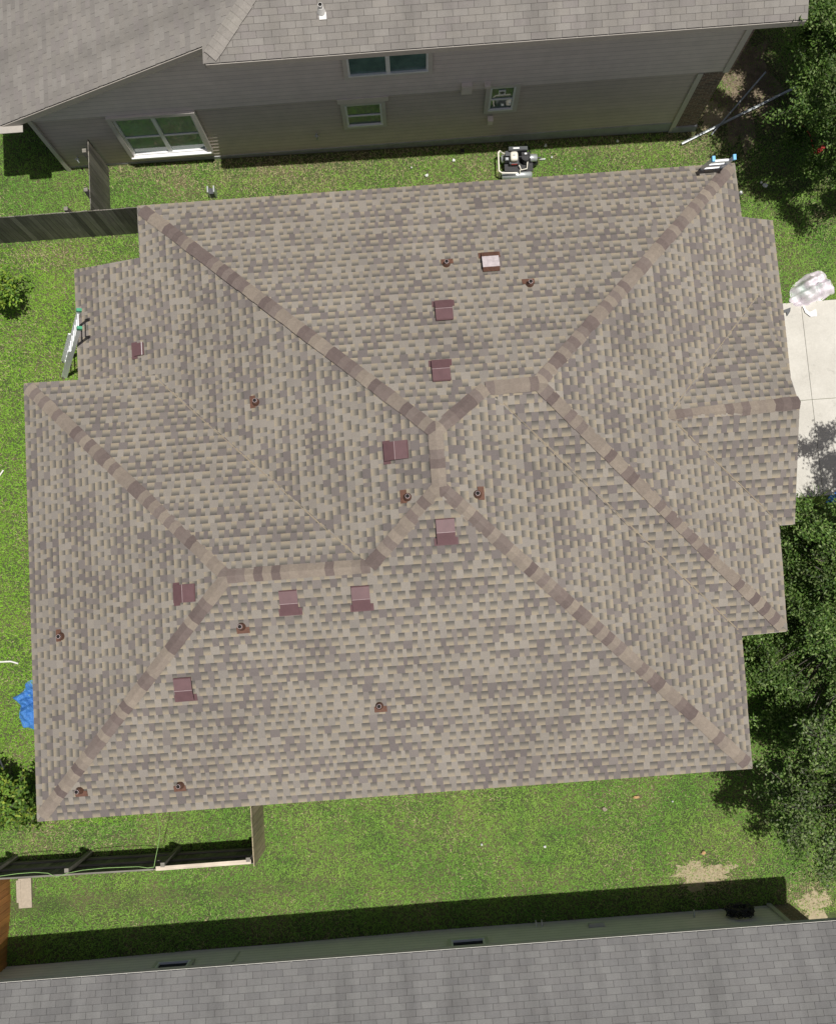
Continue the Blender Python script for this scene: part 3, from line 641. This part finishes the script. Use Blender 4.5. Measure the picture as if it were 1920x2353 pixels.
P2 = np.c_[gx + dx * np.sin(inc) * ln, gy + dy * np.sin(inc) * ln, z0 + np.cos(inc) * ln + .008]
tag(tri_mesh('lawn_grass', np.stack([P0, P1, P2], 1).reshape(-1, 3), 3, C, 'grass'), 'green lawn grass with dry tan patches around the houses', 'grass', kind='stuff')

def bare(u, v, rx, ry, mat, seed):
    c = ung(u, v); m = MB(); rr = random.Random(seed); ph = [rr.uniform(0, 6.28) for _ in range(4)]; rows = []
    for k in range(5):
        f_ = 1 - k / 4.02; row = []
        for i in range(40):
            a_ = i * math.pi / 20; q = 1 + .22 * math.sin(3 * a_ + ph[0]) + .15 * math.sin(5 * a_ + ph[1]) + .16 * math.sin(9 * a_ + ph[2]) + .14 * math.sin(16 * a_ + ph[3])
            x = c.x + math.cos(a_) * rx * q * f_; y = c.y + math.sin(a_) * ry * q * f_; row.append((x, y, float(gz(x, y)) + .004 + .010 * (1 - f_)))
        rows.append(row)
    m.grid(rows, closed=True); m.face(rows[-1]); tag(m.build('bare_soil', mat), None, None, kind='structure')
sandm = simple('pale_sand', (.34, .285, .18), .95, var=.3, scale=12); dirtm = simple('brown_dirt', (.20, .155, .105), .95, var=.5, scale=7)
bare(1612, 2010, .62, .28, sandm, 1); bare(1872, 2085, .32, .40, sandm, 2); bare(1705, 190, .75, 1.5, dirtm, 3); bare(1640, 262, .40, .35, sandm, 4)
# ------------------------------------------------------------------ trees and shrubs
def foliage(name, label, cat, root, clumps, leaf, lw_, mat, cols, nper, spread, trunk_r, limb_mat='bark', up=.6, twigs=True, group=None):
    """clumps: list of (centre, radius); limbs run from the trunk to every clump, leaves fill each clump"""
    t = thing(name, label, cat, root, group)
    root = Vector(root); tr = MB(); top = max(c.z for c, r in clumps); cen = sum((c for c, r in clumps), Vector()) / len(clumps)
    fork = Vector((root.x * .6 + cen.x * .4, root.y * .6 + cen.y * .4, root.z + (top - root.z) * .25))
    tr.tube([root - Vector((0, 0, .1)), root + (fork - root) * .5 + Vector((.05, -.04, 0)), fork], [trunk_r, trunk_r * .8, trunk_r * .65], 10); tr.build('trunk', limb_mat, t)
    lb = MB(); V = []; Cc = []
    for c, r in clumps:
        mid = fork + (c - fork) * .5 + Vector((random.uniform(-.2, .2), random.uniform(-.2, .2), random.uniform(-.25, .0)))
        lb.tube([fork, mid, c], [trunk_r * .30, trunk_r * .16, trunk_r * .05], 6)
        n = int(nper * (r / .4) ** 2)
        tw = [c + Vector((random.gauss(0, 1), random.gauss(0, 1), random.gauss(0, .55))) * r * .62 for _ in range(9)]
        for q in tw: lb.tube([c + (q - c) * .1, c + (q - c) * .55 + Vector((0, 0, .03)), q], [.009, .006, .003], 4)
        segs = np.array([tw[k] for k in rng.integers(0, 9, n)]); s_ = rng.uniform(.15, 1.15, n)[:, None]
        pos = np.array(c) + (segs - np.array(c)) * s_ + rng.normal(0, spread, (n, 3)) * np.array([1, 1, .7])
        d = rng.normal(0, 1, (n, 3)); d[:, 2] *= .5; d /= np.linalg.norm(d, axis=1)[:, None]
        nn = rng.normal(0, .8, (n, 3)) + np.array([0, 0, up * 2]); sd_ = np.cross(d, nn); sd_ /= np.linalg.norm(sd_, axis=1)[:, None] + 1e-9
        L = leaf * rng.uniform(.6, 1.25, n)[:, None]; W = lw_ * rng.uniform(.7, 1.2, n)[:, None]
        V.append(np.stack([pos, pos + d * L * .5 + sd_ * W, pos + d * L, pos + d * L * .5 - sd_ * W], 1).reshape(-1, 3))
        base = np.array(cols)[rng.integers(0, len(cols), n)] * rng.uniform(.75, 1.25, n)[:, None] * random.uniform(.55, 1.20)
        Cc.append(base)
    lb.build('limbs', limb_mat, t)
    o = tri_mesh('crown', np.concatenate(V), 4, np.concatenate(Cc), mat); o.parent = t; o.matrix_parent_inverse = world_of(t).inverted()
    return t
OAK = [(.066, .130, .024), (.092, .168, .030), (.126, .208, .044), (.048, .095, .017), (.205, .275, .095)]
def cl_px(lst):      # clump anchors: sighted position with its own height and size
    return [(un(u, v, z_), r) for u, v, z_, r in lst]
def spray(u0, v0, u1, v1, n, z0, z1, r0, r1, test):
    out = []
    while len(out) < n:
        u, v = random.uniform(u0, u1), random.uniform(v0, v1)
        if test(u, v): out.append((u, v, random.uniform(z0, z1), random.uniform(r0, r1)))
    return out
def edge1(u, v):  # how far left the top right crown reaches
    pts = [(-60, 1880), (40, 1868), (120, 1835), (200, 1822), (260, 1812), (310, 1830), (360, 1850), (400, 1885), (430, 1925)]
    for (a, b), (c, d) in zip(pts, pts[1:]):
        if a <= v <= c: return u > b + (d - b) * (v - a) / (c - a)
    return False
def pj(p):
    q = ROT @ (np.array(p, float) - np.array([0, 0, CZ])); return 960 + FPX * q[0] / -q[2], 1176.5 - FPX * q[1] / -q[2]
def spray3(x0, x1, y0, y1, z0_, z1_, n, r0, r1, test):
    out = []
    while len(out) < n:
        p = Vector((random.uniform(x0, x1), random.uniform(y0, y1), random.uniform(z0_, z1_))); u, v = pj(p)
        if u > 1925 or test(u - 35, v): out.append((p, random.uniform(r0, r1)))
    return out
c1 = spray(1800, -60, 2200, 240, 44, 2.3, 4.8, .30, .50, edge1) + spray(1800, 240, 2200, 420, 34, 1.3, 2.7, .28, .42, edge1)
foliage('oak_tree', 'leafy green oak beside the brick end of the two storey house, top right', 'tree', (12.3, 11.6, -.4), cl_px(c1) + spray3(10.1, 11.9, 10.6, 12.4, 2.6, 4.6, 26, .26, .38, edge1) + spray3(9.1, 11.4, 12.4, 16.0, 3.0, 5.2, 44, .26, .40, edge1) + spray3(8.8, 10.2, 12.8, 15.5, 3.4, 4.6, 16, .24, .36, edge1), .082, .020, 'leaf', OAK, 1000, .085, .12)
def edge2(u, v):
    pts = [(1140, 1880), (1165, 1810), (1195, 1745), (1240, 1730), (1460, 1715), (1560, 1745), (1640, 1760), (1700, 1790)]
    for (a, b), (c, d) in zip(pts, pts[1:]):
        if a <= v <= c: return u > b + (d - b) * (v - a) / (c - a) and not (1560 < v < 1650 and u < 1870 and random.random() < .7)
    return False
c2 = spray(1700, 1140, 1850, 1700, 46, .5, 1.5, .28, .40, edge2) + spray(1850, 1140, 2150, 1700, 62, 1.0, 2.7, .30, .46, edge2)
high = [(Vector((random.uniform(9.9, 11.4), random.uniform(.2, 3.1), random.uniform(4.2, 5.2))), random.uniform(.17, .27)) for _ in range(22)]
foliage('oak_tree', 'dense green oak pressed against the right eave, below the driveway', 'tree', (10.9, -.6, 0), cl_px(c2) + high, .082, .020, 'leaf', OAK, 1000, .085, .10)
def edge3(u, v):
    pts = [(1640, 1880), (1720, 1800), (1800, 1775), (1900, 1790), (1980, 1840), (2020, 1900), (2050, 1950)]
    for (a, b), (c, d) in zip(pts, pts[1:]):
        if a <= v <= c: return u > b + (d - b) * (v - a) / (c - a)
    return False
c3 = spray(1760, 1640, 2150, 2050, 58, 1.4, 3.2, .28, .42, edge3)
foliage('oak_tree', 'sparser oak with pale twigs over the bottom right lawn', 'tree', (10.9, -4.6, 0), cl_px(c3), .082, .020, 'leaf', OAK[1:] + [(.16, .19, .10)], 620, .09, .08)
CIT = [(.16, .30, .04), (.24, .38, .05), (.11, .22, .035), (.32, .43, .06)]
foliage('citrus_shrub', 'round leafy shrub on the lawn left of the ladder, cut by the photo edge', 'shrub', tuple(ung(-25, 690)), cl_px([(-20, 650, 1.2, .30), (8, 665, 1.0, .26), (-5, 690, 1.1, .3), (22, 690, .8, .22), (-30, 640, .9, .3), (10, 640, .7, .22), (-45, 680, 1.0, .3)]), .10, .026, 'cleaf', CIT, 560, .05, .05)
c5 = spray(-60, 1790, 72, 1885, 34, .5, 1.3, .22, .30, lambda u, v: True)
foliage('citrus_shrub', 'broad leafy shrub beside the bottom left corner of the brown roof', 'shrub', tuple(ung(10, 1820)), cl_px(c5), .11, .030, 'cleaf', [(.10, .19, .03), (.14, .24, .035), (.08, .15, .025), (.26, .33, .05)], 560, .05, .05)
# tall grass tufts at the driveway edge
def tuft(name, label, c, n, h, spread, cols):
    V = []; Cc = []
    for i in range(n):
        a_ = random.uniform(0, 6.28); b = Vector((c.x + random.gauss(0, .06), c.y + random.gauss(0, .06), c.z)); r_ = random.uniform(.3, 1) * spread; hh = h * random.uniform(.6, 1.1); w_ = .008
        s = Vector((-math.sin(a_), math.cos(a_), 0)); d = Vector((math.cos(a_), math.sin(a_), 0))
        pr = [(0, 0, w_), (.35, .7, w_), (.75, 1.0, w_ * .8), (1.1, .85, w_ * .3)]
        for (q0_, z0_, w0), (q1_, z1_, w1) in zip(pr, pr[1:]):
            p = b + d * q0_ * r_ + Vector((0, 0, z0_ * hh)); q = b + d * q1_ * r_ + Vector((0, 0, z1_ * hh))
            V += [p - s * w0, p + s * w0, q + s * w1, q - s * w1]; Cc.append([x * random.uniform(.8, 1.2) for x in random.choice(cols)])
    return tag(tri_mesh(name, np.array([tuple(p) for p in V]), 4, np.array(Cc), 'cleaf'), label, 'plant')
tuft('ornamental_grass', 'arching ornamental grass at the lower edge of the driveway', ung(1865, 1165), 90, .5, .5, [(.12, .19, .05), (.17, .23, .08)])
mb_ = MB(); p = ung(1838, 1160); mb_.grid([[(p.x - .35 + i * .1 + random.gauss(0, .02), p.y - .9 + j * .13, .03 + .05 * math.sin(i * 1.1) * math.sin(j * .7)) for i in range(8)] for j in range(9)])
tag(mb_.build('mulch_bed', simple("mulch", (.10, .07, .055), .95, var=.8, scale=22, bmp=.8)), None, None, kind='structure')

# ------------------------------------------------------------------ ladders
def ladder(label, b0, b1, t0, t1, rungs, cap_mat, rung_r=.017, rail=.032, depth=.075):
    b0, b1, t0, t1 = map(Vector, (b0, b1, t0, t1)); f = thing('ladder', label, 'ladder', (b0 + b1) / 2)
    d = (t0 - b0).normalized(); s = (b1 - b0).normalized(); n = s.cross(d).normalized()
    for a_, c_ in ((b0, t0), (b1, t1)):
        r = MB(); ax = (s, d, n); L = (c_ - a_).length; r.box((a_ + c_) / 2, (rail, L, depth), ax)
        r.box((a_ + c_) / 2 - d * L * .2 + n * depth * .9, (rail * .8, L * .55, depth * .7), ax); r.build('rail', 'alu', f)
        e = MB(); e.box(c_ + d * .03, (rail + .028, .09, depth + .035), ax); e.build('end_cap', cap_mat, f)
        e = MB(); e.box(a_ - d * .02, (rail + .02, .05, depth + .05), ax); e.build('foot', 'black', f)
    for i in range(rungs):
        q = (i + .5) / rungs; p0 = b0 + (t0 - b0) * q; p1 = b1 + (t1 - b1) * q
        r = MB(); r.tube([p0, p1], rung_r, 8); r.build('rung', 'alu', f)
    return f
z_t = 2.75
T0 = un(181, 714, z_t); T1 = un(182, 755, z_t); b1 = ung(150, 868); b0 = b1 + (T0 - T1); b0.z = 0
ladder('silver ladder with green end caps leaning on the left eave', b0, b1, T0, T1, 10, 'greenp')
zt2 = 3.45; T0 = un(1637, 366, zt2); T1 = un(1685, 362, zt2); wx = (T1 - T0).normalized()
e0 = Vector((T0.x - .02, B.y + 1.0, float(gz(T0.x, B.y + 1)))); e1 = e0 + (T1 - T0); e1.z = e0.z
foot_y = B.y + .75
e0 = Vector((T0.x, T0.y + (T0.y - B.y) * 0 + .78, -.35)); e1 = Vector((T1.x, T1.y + .78, -.35))
ladder('silver ladder with blue end caps standing at the top right corner of the brown roof', e0, e1, T0, T1, 12, 'bluep', .034)

# ------------------------------------------------------------------ wheeled air compressor
gp0 = ung(1188, 385); cx, cy, cz = gp0.x, gp0.y, gp0.z
ac = thing('air_compressor', 'petrol air compressor with white fuel tank on the grass by the top eave', 'compressor', gp0)
ex = Vector((1, -.04, 0)).normalized(); ey = Vector((.04, 1, 0)).normalized(); ez = Vector((0, 0, 1)); ax = (ex, ey, ez)
at = lambda x, y, z: gp0 + ex * x + ey * y + ez * z
t = MB(); t.tube([at(-.46, .25, .42), at(-.50, .22, .42), at(-.50, -.26, .40), at(-.42, -.31, .40), at(-.05, -.31, .38)], .018, 8); t.tube([at(-.46, .25, .42), at(-.40, .26, .30), at(-.2, .26, .15)], .018, 8); t.tube([at(-.48, .22, .42), at(-.46, .22, .03)], .018, 8); t.tube([at(-.48, -.26, .40), at(-.46, -.26, .03)], .018, 8); t.build('frame', 'offw', ac)
for y_ in (-.27, .16):
    t = MB(); t.tube([at(-.42, y_, .17), at(-.40, y_, .17), at(.30, y_, .17), at(.34, y_, .17)], [.05, .10, .10, .05], 14); t.build('tank', 'zinc', ac)
t = MB(); t.box(at(0, -.02, .29), (.70, .42, .03), ax); t.build('deck_plate', 'black', ac)
t = MB(); t.box(at(-.03, .20, .47), (.46, .10, .30), ax); t.box(at(-.03, .20, .63), (.42, .08, .02), ax); t.build('belt_guard', 'dgrey', ac)
t = MB(); t.box(at(-.08, .195, .645), (.15, .035, .012), ax); t.box(at(.15, .07, .60), (.055, .04, .01), ax); t.build('sticker', 'white', ac)
t = MB()
rows = []
for k_, zz in ((.7, .46), (1, .49), (1, .56), (.86, .60), (.4, .612)):
    rows.append([at(-.13 + math.copysign(abs(math.cos(q)) ** .45, math.cos(q)) * .095 * k_, .035 + math.copysign(abs(math.sin(q)) ** .45, math.sin(q)) * .115 * k_, zz) for q in [i * math.pi / 12 for i in range(24)]])
t.grid(rows, closed=True); t.face(rows[-1]); t.build('fuel_tank', 'offw', ac)
t = MB(); t.tube([at(-.13, .035, .61), at(-.13, .035, .645)], .03, 12); t.build('fuel_cap', 'zinc', ac)
t = MB(); t.box(at(-.28, .12, .45), (.12, .12, .18), ax); t.box(at(-.30, .0, .43), (.10, .09, .14), ax); t.box(at(-.13, .02, .38), (.22, .26, .14), ax); t.build('engine', 'dgrey', ac)
t = MB(); t.box(at(-.30, .0, .505), (.06, .055, .012), ax); t.build('air_filter', 'zinc', ac)
t = MB(); t.box(at(-.12, -.10, .42), (.14, .03, .05), ax); t.build('engine_cowl', 'red', ac)
t = MB(); t.tube([at(.15, .02, .32), at(.15, .02, .56)], .085, 14)
for k_ in range(5): t.tube([at(.15, .02, .36 + k_ * .045), at(.15, .02, .372 + k_ * .045)], .105, 14)
t.box(at(.15, .08, .56), (.20, .07, .06), ax); t.build('pump', 'black', ac)
t = MB(); t.tube([at(.34, .02, .16), at(.35, .02, .16), at(.35, .10, .16), at(.34, .10, .16)], [.10, .15, .15, .10], 18); t.build('wheel', 'black', ac)
t = MB(); t.tube([at(.28, .06, .38), at(.44, .06, .38), at(.46, .06, .38)], [.09, .09, .05], 14); t.build('regulator_tank', 'zinc', ac)
t = MB(); t.tube([at(.46, .06, .38), at(.56, .06, .38)], .022, 8); t.build('handle_grip', 'black', ac)
t = MB(); t.tube([at(.28, .1, .34), at(.22, .03, .42), at(.20, -.12, .42), at(.19, -.22, .40), at(.05, -.24, .38), at(0, -.13, .42)], .014, 6); t.tube([at(.02, -.25, .40), at(.02, -.30, .30)], .016, 6); t.build('copper_line', 'offw', ac)
hz = MB(); hz.tube([at(.26, .24, .05), at(.34, .38, .03), at(.30, .52, .03), at(.22, .62, .03)], .011, 6); tag(hz.build('air_hose', 'black'), 'thin dark hose lying in the grass behind the compressor', 'hose')

# ------------------------------------------------------------------ loose things in the yard
def mbag(name, label, cat, pts, zmax, mat, seed, flat=.0, dz=.0):
    """crumpled sheet: an outline on the ground raised into folds"""
    rr = random.Random(seed); P = [ung(u, v, dz) for u, v in pts]; c = sum(P, Vector()) / len(P); rows = []; n = 56
    def outl(t):
        t = t % 1 * len(P); i = int(t); f_ = t - i; return P[i] * (1 - f_) + P[(i + 1) % len(P)] * f_
    ph = [rr.uniform(0, 6.28) for _ in range(6)]
    for k in range(15):
        s = k / 14; row = []
        for j in range(n):
            o = outl(j / n); q = c + (o - c) * (1 - s * .98) * (1 + .03 * math.sin(j * .9 + ph[5]))
            h = zmax * (1 - (1 - s) ** 2.2) + (.06 + zmax * .1) * s ** .2 * (math.sin(q.x * 11 + ph[0] + 2 * math.sin(q.y * 5)) * math.sin(q.y * 9 + ph[1]) + .6 * math.sin(q.x * 23 + q.y * 17 + ph[2]) + .5 * math.sin(q.y * 31 - q.x * 12 + ph[3])) * (0 if k == 0 else 1)
            row.append((q.x, q.y, q.z + max(.01, h)))
        rows.append(row)
    m = MB(); m.grid(rows, closed=True); m.face(rows[-1]); return tag(m.build(name, mat), label, cat)
mbag('debris_bag', 'large pale pink and grey plastic bag slumped at the driveway corner', 'bag', [(1812, 690), (1813, 672), (1822, 652), (1850, 632), (1880, 619), (1897, 632), (1904, 646), (1918, 662), (1914, 675), (1900, 682), (1884, 692), (1850, 703), (1825, 706)], .34, 'bag', 4)
t = MB(); p = [ung(u, v, .05) for u, v in ((1800, 712), (1816, 706), (1815, 715), (1808, 726), (1806, 717), (1800, 718))]; t.face(p); t.face([q - Vector((0, 0, .02)) for q in p[::-1]]); tag(t.build('film_scrap', 'dgrey'), 'dark grey scrap of film on the driveway beside the pale bag', 'scrap')
t = MB(); p = [ung(u, v, .06) for u, v in ((1847, 702), (1852, 712), (1860, 717), (1874, 710), (1876, 726), (1862, 727), (1850, 718), (1844, 704))]; t.face(p); t.face([q - Vector((0, 0, .03)) for q in p[::-1]]); tag(t.build('film_scrap', 'paper'), 'white film tail lying on the driveway below the pale bag', 'scrap')
mbag('tarp', 'crumpled blue tarp on the lawn under the left eave', 'tarp', [(30, 1602), (55, 1590), (60, 1570), (90, 1555), (120, 1590), (125, 1670), (80, 1676), (55, 1672), (44, 1650), (48, 1620)], .16, 'tarp', 9)
mbag('blue_bag', 'small blue plastic piece at the lower right driveway edge', 'bag', [(1893, 1155), (1905, 1140), (1920, 1128), (1945, 1130), (1940, 1150), (1915, 1160)], .12, 'tarp', 3)
t = MB(); p0, p1 = un(1563, 334, .0), un(1822, 207, .0)
def zg(p, h): return Vector((p.x, p.y, float(gz(p.x, p.y)) + h))
def pole(label, a, b, w_, ha, hb):
    m = MB(); a = ung(*a); b = ung(*b); a = zg(a, ha); b = zg(b, hb); d = (b - a).normalized(); s = Vector((-d.y, d.x, 0)).normalized(); n = d.cross(s)
    pr = [(-w_, .012), (-w_, -.012), (0, -.006), (w_, -.012), (w_, .012), (0, .018)]
    m.grid([[p + s * x + n * z_ for x, z_ in pr] for p in (a, a + (b - a) * .5, b)], smooth=False, closed=True); m.face([a + s * x + n * z_ for x, z_ in pr]); m.face([b + s * x + n * z_ for x, z_ in pr][::-1])
    return tag(m.build('metal_strip', 'zinc'), label, 'metal strip')
pole('long pale metal edging strip lying across the grass, the nearer of two crossed', (1563, 334), (1822, 207), .028, .10, .14)
pole('thinner metal edging strip crossing over the longer one by the brick corner', (1630, 315), (1750, 178), .018, .14, .26)
def tubeobj(name, label, cat, pts, r, mat, h=.03):
    m = MB(); P = [ung(u, v, h) for u, v in pts]; Q = []
    for i in range(len(P) - 1):
        for k in range(4): 
            p = P[i] * (1 - k / 4) + P[i + 1] * (k / 4); Q.append(p)
    Q.append(P[-1]); m.tube(Q, r, 8); return tag(m.build(name, mat), label, cat)
tubeobj('pvc_pipe', 'white pipe with a bent end on the left lawn above the blue tarp', 'pipe', [(-30, 1519), (0, 1521), (25, 1520), (42, 1525)], .022, 'pvc')
tubeobj('pvc_pipe', 'white stick end at the left edge, level with the roof middle', 'pipe', [(-20, 1120), (8, 1080)], .02, 'pvc')
tubeobj('pvc_pipe', 'white stick end at the left edge, above the lower shrub', 'pipe', [(-12, 1720), (9, 1768)], .02, 'pvc')
# slab by the fence
t = MB(); t.box((slabc.x, slabc.y, .03), (.30, .66, .08)); t.box((slabc.x - .14, slabc.y + .05, .045), (.10, .5, .07)); tag(t.build('stepping_stone', 'cream'), 'cream stone block on the grass beside the stained fence', 'paving stone')
# green cord from the roof to the fence
ga = plS.hit(357, 1868) + Vector((0, 0, .03)); gb = Vector((un(358, 2001, 1.5).x, -5.2, 1.52)); pts = []
for i in range(22):
    q = i / 21; p = ga * (1 - q) + gb * q; p.z -= .5 * math.sin(math.pi * q) * .5; p.x += .03 * math.sin(q * 5); pts.append(p)
for u, v in ((340, 1995), (318, 1992), (290, 1993), (240, 1995), (190, 2000), (155, 2007), (130, 2016)): pts.append(un(u, v, 1.50))
for u, v in ((110, 2007), (80, 2005), (40, 2008), (-10, 2015)): pts.append(un(u, v, 1.50))
m = MB(); m.tube(pts, .0065, 6); tag(m.build('cord', 'hose'), 'thin light green cord running from the roof edge over the post fence', 'cord')
# item by the north eave
t = MB(); p = ung(491, 448); g0 = thing('utility_box', 'small grey open box standing by the top left eave', 'box', p)
for s in (-1, 1):
    t = MB(); t.box(p + Vector((s * .075, 0, .18)), (.03, .16, .36)); t.build('side_panel', 'zinc', g0)
t = MB(); t.box(p + Vector((0, .0, .12)), (.12, .14, .24)); t.build('core', 'dgrey', g0)
# white scraps
def scrap(u, v, s, label, mat='paper', elong=1.0):
    p = ung(u, v, .05); m = MB(); n = 9; a0 = random.uniform(0, 3); rows = []
    for k, (r_, z_) in enumerate(((1., .0), (.85, .025), (.45, .04), (.05, .035))):
        rows.append([p + Vector((math.cos(i * 6.283 / n + a0) * s * r_ * (1 + .25 * math.sin(i * 2.3 + a0)) * elong, math.sin(i * 6.283 / n + a0) * s * r_ * (1 + .2 * math.cos(i * 1.7)), z_ + .01 * math.sin(i * 3.1 + k))) for i in range(n)])
    m.grid(rows, closed=True, smooth=False); return tag(m.build('paper_scrap', mat), label, 'scrap', 'small white scraps on the lawns')
for u, v, s, lb, el in ((1253, 334, .038, 'white scrap in the shadow line right above the compressor', 1), (1267, 361, .026, 'small white scrap right of the compressor handle', 1), (1246, 366, .02, 'thin long white sliver beside the compressor handle', 4), (1042, 368, .034, 'white scrap on the grass strip left of the compressor', 1.2), (980, 403, .042, 'round white scrap close to the top eave, left of the compressor', 1),
                       (945, 385, .022, 'tiny white scrap farthest left on the top grass strip', 1), (1418, 324, .034, 'white scrap in the wall shadow between compressor and crossed strips', 1), (1757, 426, .06, 'largest white scrap on the grass right of the top right roof corner', 1.1), (1748, 419, .03, 'small white scrap touching the largest one right of the roof corner', 1),
                       (1701, 443, .05, 'white scrap half hidden beneath the right eave', 1), (1320, 389, .018, 'tiny white scrap near the eave between compressor and blue capped ladder', 1), (1106, 1941, .026, 'white speck on the bottom lawn, left of two', 1), (1251, 1946, .034, 'white speck on the bottom lawn, right of two', 1), (1544, 1842, .024, 'white speck on the bottom lawn near the right tree shade', 1)):
    scrap(u, v, s, lb, elong=el)
scrap(1388, 1860, .05, 'cream scrap on the bottom lawn below the roof', 'cream', 1.2); scrap(1461, 1832, .03, 'thin tan bark piece on the bottom lawn under the eave', 'tan', 3); scrap(1616, 1960, .04, 'orange tan leaf just above the sandy patch', 'tan', 1.4)
t = MB(); p = ung(1062, 347, .06); t.box(p, (.09, .10, .09)); t.box(p + Vector((0, .02, .05)), (.05, .05, .03)); tag(t.build('drain_block', 'black'), 'small black block at the shadow edge of the top grass strip', 'block')
t = MB(); p = ung(1884, 343, .08); t.box(p, (.22, .11, .10), (Vector((.85, .5, 0)), Vector((-.5, .85, 0)), Vector((0, 0, 1)))); t.tube([p + Vector((-.2, -.15, .1)), p + Vector((-.35, .25, .3)), p + Vector((-.75, .6, .55))], .014, 6); tag(t.build('garden_tool', 'red'), 'red tool with a thin handle under the top right oak', 'tool')
